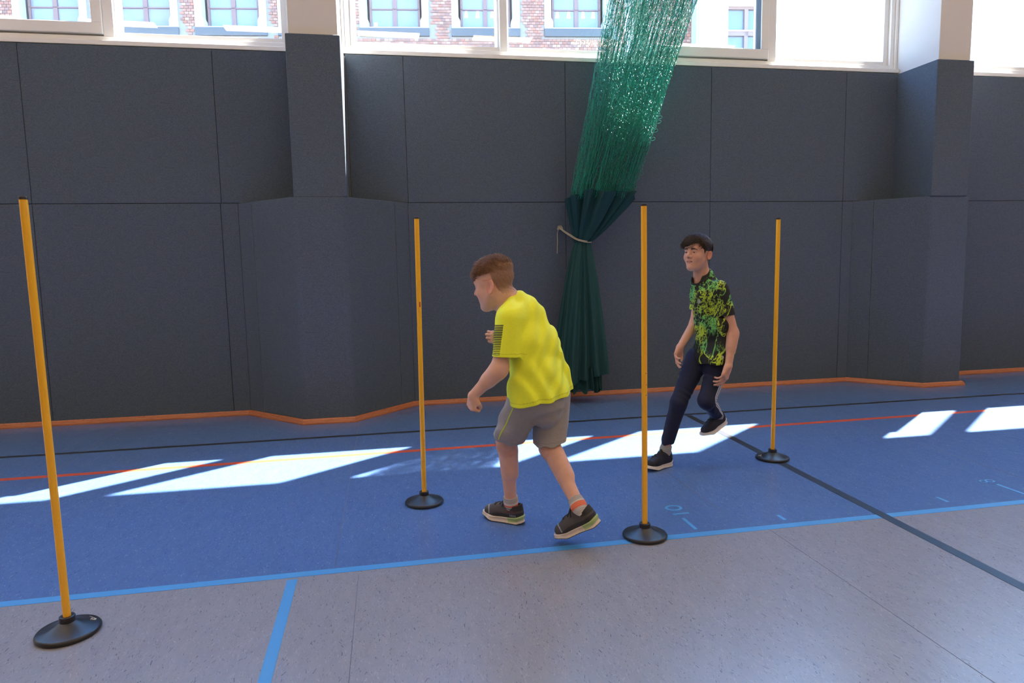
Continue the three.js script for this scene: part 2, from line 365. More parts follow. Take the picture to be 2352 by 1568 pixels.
// ---------------------------------------------------------------- outside: ground, brick school building, white wing, trees
{
  const ground = part('ground', box(-90, 90, -0.5, -0.12, -90, 90), std(lin(0.27, 0.26, 0.24), 0.95), scene);
  ground.userData.kind = 'structure';
}
{
  const b = thing('school_building', 'red brick building with pale stone window surrounds seen through the windows', 'building');
  b.position.set(-1.952, 0, -20.436); b.rotation.y = -0.111;
  const R = rng(71), stone = std(lin(0.4, 0.385, 0.35), 0.85), darkStone = std(lin(0.075, 0.08, 0.085), 0.95), mortar = std(lin(0.2, 0.185, 0.17), 0.95);
  const woodFrame = std(lin(0.16, 0.09, 0.08), 0.6), metal = std(lin(0.6, 0.63, 0.68), 0.4), curtain = std(lin(0.7, 0.72, 0.75), 0.9);
  const pane = phys(lin(0.17, 0.17, 0.24), 0.02, { ior: 1.6 });
  const wins = [-6.77, -4.37, -1.99, 0.25, 2.48, 5.05, 7.69], U0 = -14, U1 = 11.0, H0 = -0.2, H1 = 13.5;
  const Y0 = 8.02, Y1 = 10.3, hw = 0.79;                      // clear opening between the stone jambs
  // wall behind the bricks, with openings for the windows
  const walls = [box(U0, U1, H0, Y0, -0.5, 0), box(U0, U1, Y1, H1, -0.5, 0)];
  let e = U0;
  for (const c of wins) { walls.push(box(e, c - hw, Y0, Y1, -0.5, 0)); e = c + hw; }
  walls.push(box(e, U1, Y0, Y1, -0.5, 0));
  part('wall', merge(walls), mortar, b, 'mortar bed');
  part('roof', box(U0 - 0.3, U1, H1, H1 + 0.4, -9, 0.4), std(lin(0.12, 0.07, 0.06), 0.9), b);
  part('building_body', box(U0, U1, H0, H1, -9, -0.9), mortar, b);
  // bricks: too small to pick apart one by one
  const bw = 0.119, bh = 0.077, spots = [];
  for (let r = 0, y = 6.9; y < 10.6; r++, y += bh) for (let u = U0 + (r % 2) * bw * 0.5; u < U1; u += bw) {
    if (wins.some((c) => u > c - 1.1 && u < c + 1.1 && y > 7.74 && y < Y1 + 0.25 && (y < 8.06 || Math.abs(u - c) < 1.0))) continue;
    spots.push([u + bw / 2, y + bh / 2]);
  }
  const bricks = new THREE.InstancedMesh(new THREE.BoxGeometry(bw - 0.011, bh - 0.011, 0.03), std(0xffffff, 0.9), spots.length);
  const m4 = new THREE.Matrix4(), tones = [lin(0.36, 0.175, 0.125), lin(0.4, 0.21, 0.15), lin(0.33, 0.16, 0.12), lin(0.43, 0.25, 0.18), lin(0.3, 0.16, 0.13), lin(0.4, 0.165, 0.11)];
  spots.forEach(([u, y], i) => { m4.makeTranslation(u, y, 0.004 + R() * 0.004); bricks.setMatrixAt(i, m4); bricks.setColorAt(i, tones[(R() * tones.length) | 0].clone().multiplyScalar(0.54 + R() * 0.22)); });
  bricks.name = 'brickwork'; bricks.userData.kind = 'stuff'; bricks.castShadow = bricks.receiveShadow = true;
  b.add(bricks);
  wins.forEach((c, wi) => {
    const w = new THREE.Group(); w.name = 'building_window'; w.position.set(c, 0, 0); b.add(w);
    // stone jambs with a chamfer that stops above the sill, lintel, dark stone sill, metal drip
    for (const s of [-1, 1]) {
      const j = new THREE.Shape(), a = hw - 0.07, o = 0.965;
      j.moveTo(s * o, Y0); j.lineTo(s * a, Y0); j.lineTo(s * a, Y0 + 0.2); j.lineTo(s * (a + 0.05), Y0 + 0.3); j.lineTo(s * (a + 0.05), Y1); j.lineTo(s * o, Y1);
      const g = new THREE.ExtrudeGeometry(j, { depth: 0.3, bevelEnabled: false }); g.translate(0, 0, -0.265);
      part('stone_jamb', boxUV(g), stone, w);
    }
    part('stone_lintel', box(-0.965, 0.965, Y1, Y1 + 0.3, -0.26, 0.04), stone, w);
    part('stone_sill', box(-0.97, 0.97, Y0 - 0.22, Y0, -0.26, 0.07, 0.01), darkStone, w);
    part('drip_edge', box(-0.72, 0.72, Y0, Y0 + 0.035, -0.26, 0.02), metal, w);
    const bars = [];
    for (const [x0, x1, y0, y1] of [[-0.71, -0.645, Y0, Y1], [0.645, 0.71, Y0, Y1], [-0.06, 0.06, Y0, Y1], [-0.7, 0.7, Y0 + 0.035, Y0 + 0.075], [-0.7, 0.7, 8.615, 8.645], [-0.7, 0.7, 9.2, 9.3], [-0.7, 0.7, Y1 - 0.06, Y1]]) bars.push(box(x0, x1, y0, y1, -0.33, -0.26));
    part('window_frame', merge(bars), woodFrame, w);
    for (const [x0, x1] of [[-0.645, -0.06], [0.06, 0.645]]) for (const [y0, y1] of [[Y0 + 0.075, 8.615], [8.645, 9.2], [9.3, Y1 - 0.06]]) part('pane', box(x0, x1, y0, y1, -0.31, -0.3), pane, w);
    if (wi === 4) part('curtain', box(-0.6, -0.5, Y0 + 0.1, 8.28, -0.299, -0.296), curtain, w, 'white paper inside the window');
    if (wi >= 5) for (const x of [-0.55, -0.22, 0.2, 0.5]) { const s = new THREE.Shape(); s.moveTo(x - 0.06, 8.42); s.lineTo(x + 0.06, 8.42); s.lineTo(x + 0.04, 8.6); s.lineTo(x - 0.03, 8.6); part('paper_cutout', new THREE.ExtrudeGeometry(s, { depth: 0.003, bevelEnabled: false }).translate(0, 0, -0.298), curtain, w); }
  });
  shade(b);
}
{
  const b = thing('white_building', 'bright white building wing with a window beside the brick facade', 'building');
  b.position.set(-1.952, 0, -20.436); b.rotation.y = -0.111;
  const white = std(lin(0.82, 0.83, 0.82), 0.9), pink = std(lin(0.2, 0.14, 0.13), 0.7), pane = phys(lin(0.14, 0.16, 0.2), 0.05, { ior: 1.5 });
  const c0 = 11.87, c1 = 13.15;
  part('wall', merge([box(11.08, c0, -0.2, 12.5, -8, 0.6), box(c1, 34, -0.2, 12.5, -8, 0.6), box(c0, c1, 8.52, 12.5, -8, 0.6), box(c0, c1, -0.2, 6.4, -8, 0.6)]), white, b);
  part('corner_strip', box(11.01, 11.07, -0.2, 12.5, -0.3, 0.45), std(lin(0.4, 0.41, 0.42), 0.7), b, 'grey downpipe strip at the corner');
  const w = new THREE.Group(); w.name = 'building_window'; b.add(w);
  part('window_frame', merge([box(c0, c1, 8.44, 8.52, 0.3, 0.42), box(c0, c1, 7.72, 7.84, 0.3, 0.42), box(12.42, 12.53, 6.4, 8.5, 0.3, 0.42), box(c0, c1, 6.4, 6.5, 0.3, 0.42)]), pink, w);
  part('drip_edge', box(c0, c1, 7.84, 7.87, 0.3, 0.46), white, w);
  for (const [x0, x1] of [[c0, 12.42], [12.53, c1]]) for (const [y0, y1] of [[6.5, 7.72], [7.87, 8.44]]) part('pane', box(x0, x1, y0, y1, 0.33, 0.35), pane, w);
  part('roof', box(11.06, 34, 12.5, 12.8, -8, 0.9), std(lin(0.3, 0.3, 0.3), 0.9), b);
  shade(b);
}
// trees behind the hall, mirrored in the left windows of the brick building
{
  const R = rng(83), leaf = std(lin(0.09, 0.17, 0.045), 0.8), bark = std(lin(0.12, 0.09, 0.07), 0.9);
  for (const [x, z, h, label] of [[-24, 13, 19, 'tall leafy tree behind the hall, nearer the hall'], [-37, 19, 21, 'tall leafy tree behind the hall, farther to the left']]) {
    const t = thing('tree', label, 'tree'); t.position.set(x, -0.12, z);
    part('trunk', new THREE.CylinderGeometry(0.28, 0.5, h * 0.7, 10).translate(0, h * 0.35, 0), bark, t);
    const clumps = [];
    for (let k = 0; k < 60; k++) {
      const a = R() * 6.28, e = Math.acos(R() * 2 - 1), r = 0.55 + 0.45 * Math.cbrt(R());
      const g = new THREE.IcosahedronGeometry(1.1 + R() * 0.9, 1), p = g.attributes.position;
      for (let i = 0; i < p.count; i++) { const s = 0.82 + 0.36 * Math.abs(Math.sin(p.getX(i) * 9.1 + k) * Math.cos(p.getY(i) * 8.3) ); p.setXYZ(i, p.getX(i) * s, p.getY(i) * s, p.getZ(i) * s); }
      g.translate(Math.cos(a) * Math.sin(e) * 4.6 * r, h * 0.8 + Math.cos(e) * 5.2 * r, Math.sin(a) * Math.sin(e) * 4.6 * r); g.computeVertexNormals();
      clumps.push(g);
    }
    part('crown', merge(clumps), leaf, t);
  }
}
// ---------------------------------------------------------------- slalom poles
{
  const yellow = phys(lin(0.98, 0.5, 0.015), 0.36, { clearcoat: 0.25, clearcoatRoughness: 0.3 });
  const rubberBump = canvasTex(256, (c, S) => { const R = rng(5); c.fillStyle = 'rgb(128,128,128)'; c.fillRect(0, 0, S, S); flecks(c, S, R, 1500, ['rgba(90,90,90,.4)', 'rgba(170,170,170,.4)'], [1, 5], [1, 3], 0, 6); }, 0.06, false);
  const rubber = phys(lin(0.02, 0.021, 0.023), 0.36, { bumpMap: rubberBump, bumpScale: 0.0003 });
  const capMat = std(lin(0.02, 0.02, 0.022), 0.5), white = std(lin(0.7, 0.7, 0.7), 0.6), red = std(lin(0.5, 0.03, 0.02), 0.6), nick = std(lin(0.12, 0.08, 0.03), 0.7);
  const R0 = 0.0135;
  const baseGeo = new THREE.LatheGeometry([[0, 0], [0.104, 0], [0.108, 0.004], [0.1085, 0.011], [0.105, 0.0165], [0.1, 0.018], [0.094, 0.0185], [0.075, 0.024], [0.055, 0.032], [0.04, 0.0395], [0.0285, 0.046], [0.0265, 0.047]].map(([x, y]) => new THREE.Vector2(x, y)), 64);
  const collarGeo = new THREE.LatheGeometry([[0.0265, 0.044], [0.0268, 0.049], [0.0268, 0.066], [0.0255, 0.0685], [0.02, 0.069], [0.0155, 0.0685], [0.0145, 0.062]].map(([x, y]) => new THREE.Vector2(x, y)), 48);
  const capGeo = new THREE.LatheGeometry([[R0 + 0.0006, -0.006], [R0 + 0.0006, 0.003], [R0 - 0.002, 0.0055], [0, 0.006]].map(([x, y]) => new THREE.Vector2(x, y)), 24);
  const poles = [                                            // x, z, foot of the rod -> top offset, label
    [-1.222, -2.664, -0.007, 0.004, 'slalom1', 'yellow slalom pole nearest the left edge, on the grey floor'],
    [0.163, -3.762, 0.012, 0.0, 'slalom2', 'yellow slalom pole left of the boy in the yellow shirt'],
    [1.197, -3.026, -0.008, 0.0, 'slalom3', 'yellow slalom pole between the two boys, on the light blue line'],
    [2.517, -4.066, 0.003, 0.0, 'slalom4', 'yellow slalom pole on the black line right of the boy in dark trousers'],
  ];
  poles.forEach(([x, z, dx, dz, , label], i) => {
    const t = thing('slalom_pole', label, 'pole', 'yellow slalom poles in a zigzag');
    t.position.set(x, 0.0012, z);
    const base = part('base', baseGeo, rubber, t, 'black rubber foot');
    part('collar', collarGeo, rubber, base);
    const H = 1.6, tilt = V(dx, H, dz).normalize();
    const rodMesh = part('rod', new THREE.CylinderGeometry(R0, R0, H - 0.05, 28, 1, false).translate(0, (H + 0.05) / 2, 0), yellow, t, 'yellow plastic rod');
    rodMesh.quaternion.setFromUnitVectors(V(0, 1, 0), tilt);
    const cap = part('end_cap', capGeo.clone().translate(0, H, 0), capMat, t, 'black end cap'); cap.quaternion.copy(rodMesh.quaternion);
    if (i === 1) { const mk = part('tape_mark', new THREE.CylinderGeometry(R0 + 0.0004, R0 + 0.0004, 0.028, 8, 1, true, 0.1, 0.5).translate(0, 1.13, 0), red, t, 'small red mark on the rod'); mk.quaternion.copy(rodMesh.quaternion); }
    if (i === 2) for (const [y, a] of [[0.81, 0.1], [0.755, 0.3], [0.705, 0.2]]) { const mk = part('scuff', new THREE.CylinderGeometry(R0 + 0.0004, R0 + 0.0004, 0.004, 8, 1, true, a, 0.35).translate(0, y, 0), nick, t); mk.quaternion.copy(rodMesh.quaternion); }
    if (i === 0 || i === 3) {                                  // worn white print on the rubber foot
      const c = new Cords(), on = (r, a) => V(Math.cos(a) * r, 0.0185 + (0.094 - r) * 0.29 + 0.0012, Math.sin(a) * r), A = i ? 3.35 : -0.62;
      c.add([on(0.086, A - 0.02), on(0.091, A + 0.06), on(0.087, A + 0.14), on(0.08, A + 0.1), on(0.074, A + 0.02), on(0.072, A + 0.16)], 0.0016, 5);
      c.add([on(0.083, A - 0.14), on(0.088, A - 0.1), on(0.078, A - 0.08)], 0.0011, 4);
      c.add([on(0.084, A - 0.28), on(0.087, A - 0.22)], 0.0009, 4); c.add([on(0.084, A - 0.38), on(0.086, A - 0.34)], 0.0009, 4);
      part('printed_mark', c.geo(), white, t, 'worn white print on the foot');
    }
  });
}
// ---------------------------------------------------------------- green divider curtain tied to the wall
{
  const t = thing('divider_curtain', 'green divider curtain of net over cloth, tied back to the wall', 'curtain');
  const R = rng(131);
  const clothTex = canvasTex(512, (c, S) => {
    const Q = rng(7); c.fillStyle = 'rgb(17,66,64)'; c.fillRect(0, 0, S, S);
    flecks(c, S, Q, 6000, ['rgba(13,56,56,.4)', 'rgba(22,76,73,.4)'], [4, 30], [1, 2], 0, 0.1);
    flecks(c, S, Q, 6000, ['rgba(13,56,56,.4)', 'rgba(22,76,73,.4)'], [4, 30], [1, 2], Math.PI / 2, 0.1);
  }, 0.25);
  const cloth = std(0xffffff, 0.9, { map: clothTex, side: THREE.DoubleSide });
  const cordMat = phys(lin(0.015, 0.31, 0.22), 0.36, { specularIntensity: 1 });
  const depthAt = (y) => (y < 1.54 ? mix(-6.22, -6.32, clamp(y / 1.54)) : y < 2.02 ? mix(-6.32, -6.14, (y - 1.54) / 0.48) : mix(-6.14, -5.98, clamp((y - 2.02) / 4)));
  const CX = (x, y) => (x * depthAt(y)) / -6.25, CY = (y) => 1.335 + ((y - 1.335) * depthAt(y)) / -6.25;
  // folded cloth as a fluted tube; frame(t) gives centre, half width, half depth and flute depth at height t
  const fluted = (name, rows, frame, N, flutes, seed, label) => {
    const P = [], U = [], I = [], Q = rng(seed), ph = [...Array(5)].map(() => Q() * 6.28);
    for (let r = 0; r <= rows; r++) {
      for (let k = 0; k <= N; k++) {
        const a = (k / N) * 2 * Math.PI, f = frame(r / rows, a);
        const w = a + 0.1 * Math.sin(3 * a + ph[0]) + 0.07 * Math.sin(5 * a + ph[1] + 2 * (r / rows)), s = Math.sin(flutes * w + ph[2] + 0.6 * (r / rows));
        const fold = 1 + f.fl * (Math.sign(s) * Math.pow(Math.abs(s), 0.7) + 0.4 * Math.sin((flutes * 2 + 1) * w + ph[3]) + 0.5 * Math.sin(4 * w + ph[4] + r / rows));
        P.push(CX(f.x + f.hw * Math.cos(a) * (0.75 + 0.25 * fold), f.y), CY(f.y) + (f.dy ? f.dy(a) : 0), depthAt(f.y) + f.hd * Math.sin(a) * fold); U.push((k / N) * 2.4, f.y);
        if (r && k) { const A = (r - 1) * (N + 1) + k - 1; I.push(A, A + 1, A + N + 1, A + 1, A + N + 2, A + N + 1); }
      }
    }
    const g = new THREE.BufferGeometry(); g.setAttribute('position', new THREE.Float32BufferAttribute(P, 3)); g.setAttribute('uv', new THREE.Float32BufferAttribute(U, 2)); g.setIndex(I); g.computeVertexNormals();
    return part(name, g, cloth, t, label);
  };
  // skirt below the tie
  fluted('cloth_skirt', 60, (q, a) => {
    const y = mix(1.535, 0.2, q), o = Math.pow(q, 0.75), l = mix(1.765, 1.505, o), r = mix(1.915, 2.085, o);
    return { x: (l + r) / 2, y, z: 0, hw: (r - l) / 2, hd: mix(0.05, 0.125, o), fl: mix(0.12, 0.3, o), dy: (b) => q * (0.02 * Math.cos(b) + 0.06 * Math.cos(b - 0.4) + (q > 0.97 ? 0.012 * Math.sin(b * 13) : 0)) };
  }, 260, 13, 9, 'dark green pleated cloth below the tie');
  // inner layer that hangs a little lower
  fluted('cloth_lining', 8, (q) => ({ x: 1.83, y: mix(0.35, 0.115, q), z: 0, hw: mix(0.17, 0.19, q), hd: 0.085, fl: 0.3, dy: (b) => q * 0.02 * Math.sin(b * 11) }), 200, 17, 31, 'ragged hem of the inner layer');
  // cloth above the tie, leaning to the right; its upper rim follows the net
  const rim = (a) => 1.985 + 0.04 * Math.sin(a) - 0.035 * Math.cos(a + 0.5) * Math.cos(a + 0.5) + 0.022 * Math.sin(a * 3 + 1) + 0.01 * Math.sin(a * 7);
  fluted('cloth_upper', 44, (q, a) => {
    const o = Math.pow(q, 0.85), l = mix(1.765, 1.722, o), r = mix(1.915, 2.345, Math.pow(q, 0.8));
    return { x: (l + r) / 2, y: mix(1.535, rim(a), q), z: 0, hw: (r - l) / 2, hd: mix(0.05, 0.12, o), fl: mix(0.14, 0.4, o) };
  }, 320, 11, 17, 'dark green cloth gathered above the tie');
  // hem stitching near the bottom of the skirt
  // the net: long cords gathered in a bundle, linked by short sagging cords
  const centre = (y) => { const q = (y - 2) / 4.1; return V(CX(mix(2.035, 3.22, q), y), CY(y), depthAt(y)); };
  const half = (y) => mix(0.29, 0.415, clamp((y - 2) / 1.7)) + Math.max(0, y - 3.7) * 0.06;
  const main = [], NC = 200;
  for (let i = 0; i < NC; i++) {
    const s = (i / (NC - 1)) * 2 - 1, edge = Math.abs(s);
    const cl = Math.round(s * 15) / 15, u = Math.abs(s) > 0.85 ? s : cl + (s - cl) * 0.45 + (R() - 0.5) * 0.02, d = (R() - 0.5) * 0.26 * Math.sqrt(Math.max(0.05, 1 - u * u)), p1 = R() * 6.28, p2 = R() * 6.28, wob = 0.006 + R() * 0.007;
    const at = (y) => { const c = centre(y), h = half(y); return V(c.x + u * h + wob * Math.sin(y * 3.1 + p1) + 0.004 * Math.sin(y * 31 + p2), c.y, c.z + d + wob * Math.sin(y * 2.6 + p2) + 0.004 * Math.cos(y * 29 + p1)); };
    main.push({ at, u, low: 1.93 + R() * 0.06 });
  }
  main.sort((a, b) => a.u - b.u);
  const net = new Cords();
  main.forEach((m) => { const pts = []; for (let y = m.low; y < 6.12; y += y < 4 ? 0.05 : 0.3) pts.push(m.at(y)); net.add(pts, 0.0019, 3); });
  for (let i = 0; i < main.length; i++) for (let y = 1.97 + R() * 0.04; y < 4.2; y += 0.045 + R() * 0.012) {
    const j = i + 1 + ((R() * 4) | 0);
    if (j >= main.length) continue;
    const a = main[i].at(y), b = main[j].at(y + (R() - 0.5) * 0.02), sag = 0.012 + R() * 0.022, z = (R() - 0.5) * 0.03;
    net.add([a, V(mix(a.x, b.x, 0.3), mix(a.y, b.y, 0.3) - sag * 0.84, mix(a.z, b.z, 0.3) + z), V(mix(a.x, b.x, 0.7), mix(a.y, b.y, 0.7) - sag * 0.84, mix(a.z, b.z, 0.7) + z), b], 0.0017, 3);
  }
  // loose selvedge loops standing out on the right
  for (let y = 2.02; y < 2.75; y += 0.04) { const a = main[NC - 1 - ((R() * 6) | 0)].at(y), o = 0.022 + R() * 0.012; net.add(new THREE.CatmullRomCurve3([a, V(a.x + o * 0.7, a.y + 0.008, a.z + 0.02), V(a.x + o, a.y - 0.006, a.z + 0.03), V(a.x + o * 0.6, a.y - 0.02, a.z + 0.03), V(a.x - 0.004, a.y - 0.022, a.z + 0.012)]).getPoints(10), 0.0019, 4); }
  part('net', net.geo(), cordMat, t, 'green knotted net');
  // a single pull cord left of the net
  const pull = new Cords(); pull.add([[2.2, 4.2], [2.13, 3.75], [2.03, 3.25], [1.9, 2.6], [1.76, 2.02]].map(([x, y]) => V(CX(x, y), CY(y), depthAt(y) + 0.02)), 0.0024, 5);
  part('edge_cord', pull.geo(), cordMat, t);
}
{
  const t = thing('tie_rope', 'thin beige rope knotted to the wall and looped round the green curtain', 'rope');
  const rope = std(lin(0.47, 0.4, 0.28), 0.85), r = 0.0042;
  const knot = V(1.683, 1.69, -6.5);
  const lp = new THREE.CatmullRomCurve3([knot, V(1.7, 1.655, -6.44), V(1.745, 1.6, -6.32), V(1.79, 1.562, -6.262), V(1.86, 1.541, -6.24), V(1.925, 1.538, -6.27), V(1.95, 1.545, -6.33), V(1.88, 1.565, -6.395), V(1.77, 1.62, -6.43), V(1.7, 1.675, -6.48), knot]);
  const c = new Cords(); c.add(lp.getPoints(90), r, 8);
  const lp2 = lp.getPoints(90).map((p) => V(p.x + 0.004, p.y + 0.009, p.z + 0.003)); c.add(lp2.slice(0, 40), r * 0.9, 8);
  part('loop', c.geo(), rope, t);
  const k = new Cords();
  for (let j = 0; j < 3; j++) { const pts = []; for (let i = 0; i <= 40; i++) { const a = (i / 40) * 6.2832 * 1.4 + j * 2; pts.push(V(1.685 + 0.017 * Math.cos(a) + j * 0.006, 1.69 + 0.019 * Math.sin(a * 1.3 + j) , -6.512 + 0.009 * Math.sin(a * 2 + j) + 0.004 * j)); } k.add(pts, r, 7); }
  part('knot', k.geo(), rope, t);
  const e = new Cords(); e.add(new THREE.CatmullRomCurve3([V(1.677, 1.675, -6.51), V(1.668, 1.64, -6.515), V(1.669, 1.56, -6.522), V(1.666, 1.5, -6.522), V(1.664, 1.44, -6.522)]).getPoints(24), r * 0.8, 7);
  part('loose_end', e.geo(), rope, t);
  part('wall_eye', new THREE.TorusGeometry(0.014, 0.003, 8, 24).translate(1.685, 1.695, -6.522), std(lin(0.3, 0.3, 0.3), 0.4, { metalness: 1 }), t, 'metal eye screwed into the panel');
}
// ---------------------------------------------------------------- figures: distance fields meshed as smooth surfaces
const vsub = (a, b) => [a[0] - b[0], a[1] - b[1], a[2] - b[2]], vadd = (a, b) => [a[0] + b[0], a[1] + b[1], a[2] + b[2]], vmul = (a, s) => [a[0] * s, a[1] * s, a[2] * s];
const vdot = (a, b) => a[0] * b[0] + a[1] * b[1] + a[2] * b[2], vcross = (a, b) => [a[1] * b[2] - a[2] * b[1], a[2] * b[0] - a[0] * b[2], a[0] * b[1] - a[1] * b[0]];
const vlen = (a) => Math.hypot(a[0], a[1], a[2]), vnorm = (a) => vmul(a, 1 / (vlen(a) || 1)), vmix = (a, b, t) => [mix(a[0], b[0], t), mix(a[1], b[1], t), mix(a[2], b[2], t)];
const smin = (a, b, k) => { const h = Math.max(k - Math.abs(a - b), 0) / k; return Math.min(a, b) - h * h * k * 0.25; };
const smax = (a, b, k) => -smin(-a, -b, k);
// tapered capsule between a and b
function cone(a, b, ra, rb = ra) {
  const ba = vsub(b, a), L2 = vdot(ba, ba), bx = ba[0], by = ba[1], bz = ba[2];
  return (x, y, z) => {
    const px = x - a[0], py = y - a[1], pz = z - a[2], h = clamp((px * bx + py * by + pz * bz) / L2);
    return Math.hypot(px - bx * h, py - by * h, pz - bz * h) - (ra + (rb - ra) * h);
  };
}
const ball = (c, r) => (x, y, z) => Math.hypot(x - c[0], y - c[1], z - c[2]) - r;
// ellipsoid, axis aligned in the local frame
function ell(c, r) {
  const m = Math.min(...r);
  return (x, y, z) => { const a = (x - c[0]) / r[0], b = (y - c[1]) / r[1], d = (z - c[2]) / r[2], k0 = Math.hypot(a, b, d), k1 = Math.hypot(a / r[0], b / r[1], d / r[2]); return k1 > 1e-9 ? (k0 * (k0 - 1)) / k1 : -m; };
}
const uni = (fs, k) => (x, y, z) => { let d = fs[0](x, y, z); for (let i = 1; i < fs.length; i++) d = smin(d, fs[i](x, y, z), k); return d; };
// a frame: origin o, axes X (person's left), Y (up), Z (forward)
function frameOf(o, up, fwd) { const Y = vnorm(up), X = vnorm(vcross(Y, fwd)), Z = vcross(X, Y); return { o, X, Y, Z, at: (x, y, z) => vadd(o, vadd(vmul(X, x), vadd(vmul(Y, y), vmul(Z, z)))), loc: (x, y, z) => { const p = [x - o[0], y - o[1], z - o[2]]; return [vdot(p, X), vdot(p, Y), vdot(p, Z)]; } }; }
const inFrame = (F, f) => (x, y, z) => { const p = F.loc(x, y, z); return f(p[0], p[1], p[2]); };
// value noise
const hash3 = (i, j, k) => { let h = Math.imul(i, 374761393) ^ Math.imul(j, 668265263) ^ Math.imul(k, 2147483647 ^ 1274126177); h = Math.imul(h ^ (h >>> 13), 1274126177); return ((h ^ (h >>> 16)) >>> 0) / 4294967296; };
function noise3(x, y, z) {
  const i = Math.floor(x), j = Math.floor(y), k = Math.floor(z), u = x - i, v = y - j, w = z - k, s = u * u * (3 - 2 * u), t = v * v * (3 - 2 * v), r = w * w * (3 - 2 * w);
  const q = (a, b, c) => hash3(i + a, j + b, k + c);
  return mix(mix(mix(q(0, 0, 0), q(1, 0, 0), s), mix(q(0, 1, 0), q(1, 1, 0), s), t), mix(mix(q(0, 0, 1), q(1, 0, 1), s), mix(q(0, 1, 1), q(1, 1, 1), s), t), r) * 2 - 1;
}
// surface nets over a box; blocks far from the surface are skipped. paint(x, y, z, nx, ny, nz) -> linear rgb
function surf(f, lo, hi, cell, paint) {
  const n = [0, 1, 2].map((i) => Math.ceil((hi[i] - lo[i]) / cell) + 1), [nx, ny, nz] = n, B = 6, val = new Float32Array(nx * ny * nz).fill(1);
  const id = (i, j, k) => (k * ny + j) * nx + i;
  for (let K = 0; K < nz; K += B) for (let J = 0; J < ny; J += B) for (let I = 0; I < nx; I += B) {
    const c = cell * B * 0.5, d = f(lo[0] + I * cell + c, lo[1] + J * cell + c, lo[2] + K * cell + c), far = Math.abs(d) > cell * B * 1.35 + 0.012;
    for (let k = K; k < Math.min(K + B, nz); k++) for (let j = J; j < Math.min(J + B, ny); j++) for (let i = I; i < Math.min(I + B, nx); i++) val[id(i, j, k)] = far ? d : f(lo[0] + i * cell, lo[1] + j * cell, lo[2] + k * cell);
  }
  const vert = new Int32Array(nx * ny * nz).fill(-1), P = [], N = [], C = [], I = [], e = cell * 0.35;
  for (let k = 0; k + 1 < nz; k++) for (let j = 0; j + 1 < ny; j++) for (let i = 0; i + 1 < nx; i++) {
    let mask = 0; const v = [];
    for (let c = 0; c < 8; c++) { const d = val[id(i + (c & 1), j + ((c >> 1) & 1), k + (c >> 2))]; v.push(d); if (d < 0) mask |= 1 << c; }
    if (mask === 0 || mask === 255) continue;
    let sx = 0, sy = 0, sz = 0, m = 0;
    for (let a = 0; a < 8; a++) for (const bit of [1, 2, 4]) { const b = a | bit; if (b === a || ((mask >> a) & 1) === ((mask >> b) & 1)) continue; const t = v[a] / (v[a] - v[b]); sx += (a & 1) + (bit === 1 ? t : 0); sy += ((a >> 1) & 1) + (bit === 2 ? t : 0); sz += (a >> 2) + (bit === 4 ? t : 0); m++; }
    let x = lo[0] + (i + sx / m) * cell, y = lo[1] + (j + sy / m) * cell, z = lo[2] + (k + sz / m) * cell;
    let gx = f(x + e, y, z) - f(x - e, y, z), gy = f(x, y + e, z) - f(x, y - e, z), gz = f(x, y, z + e) - f(x, y, z - e); const l = Math.hypot(gx, gy, gz) || 1; gx /= l; gy /= l; gz /= l;
    vert[id(i, j, k)] = P.length / 3; P.push(x, y, z); N.push(gx, gy, gz);
    if (paint) C.push(...paint(x, y, z, gx, gy, gz));
  }
  const quad = (a, b, c, d, flip) => { if (a < 0 || b < 0 || c < 0 || d < 0) return; flip ? I.push(a, c, b, b, c, d) : I.push(a, b, c, b, d, c); };
  for (let k = 1; k + 1 < nz; k++) for (let j = 1; j + 1 < ny; j++) for (let i = 1; i + 1 < nx; i++) {
    const d = val[id(i, j, k)];
    if (d < 0 !== val[id(i + 1, j, k)] < 0) quad(vert[id(i, j - 1, k - 1)], vert[id(i, j, k - 1)], vert[id(i, j - 1, k)], vert[id(i, j, k)], d >= 0);
    if (d < 0 !== val[id(i, j + 1, k)] < 0) quad(vert[id(i - 1, j, k - 1)], vert[id(i, j, k - 1)], vert[id(i - 1, j, k)], vert[id(i, j, k)], d < 0);
    if (d < 0 !== val[id(i, j, k + 1)] < 0) quad(vert[id(i - 1, j - 1, k)], vert[id(i, j - 1, k)], vert[id(i - 1, j, k)], vert[id(i, j, k)], d >= 0);
  }
  const g = new THREE.BufferGeometry();
  g.setAttribute('position', new THREE.Float32BufferAttribute(P, 3)); g.setAttribute('normal', new THREE.Float32BufferAttribute(N, 3));
  if (paint) g.setAttribute('color', new THREE.Float32BufferAttribute(C, 3));
  g.setIndex(I);
  return g;
}
const joinGeo = (gs) => mergeGeometries(gs.map((g) => g.toNonIndexed()));
// bounding box of a list of points
const boundsOf = (pts, pad) => [[0, 1, 2].map((i) => Math.min(...pts.map((p) => p[i])) - pad), [0, 1, 2].map((i) => Math.max(...pts.map((p) => p[i])) + pad)];
const box8 = (F, lo, hi, pad) => { const c = []; for (const x of [lo[0], hi[0]]) for (const y of [lo[1], hi[1]]) for (const z of [lo[2], hi[2]]) c.push(F.at(x, y, z)); return boundsOf(c, pad); };
// march from p along d onto the surface of f
function drop(f, p, d, max = 0.3) { let t = 0; for (let i = 0; i < 60; i++) { const q = vadd(p, vmul(d, t)), s = f(q[0], q[1], q[2]); if (s < 0.0004) return q; t += Math.max(s * 0.7, 0.0004); if (t > max) return null; } return null; }
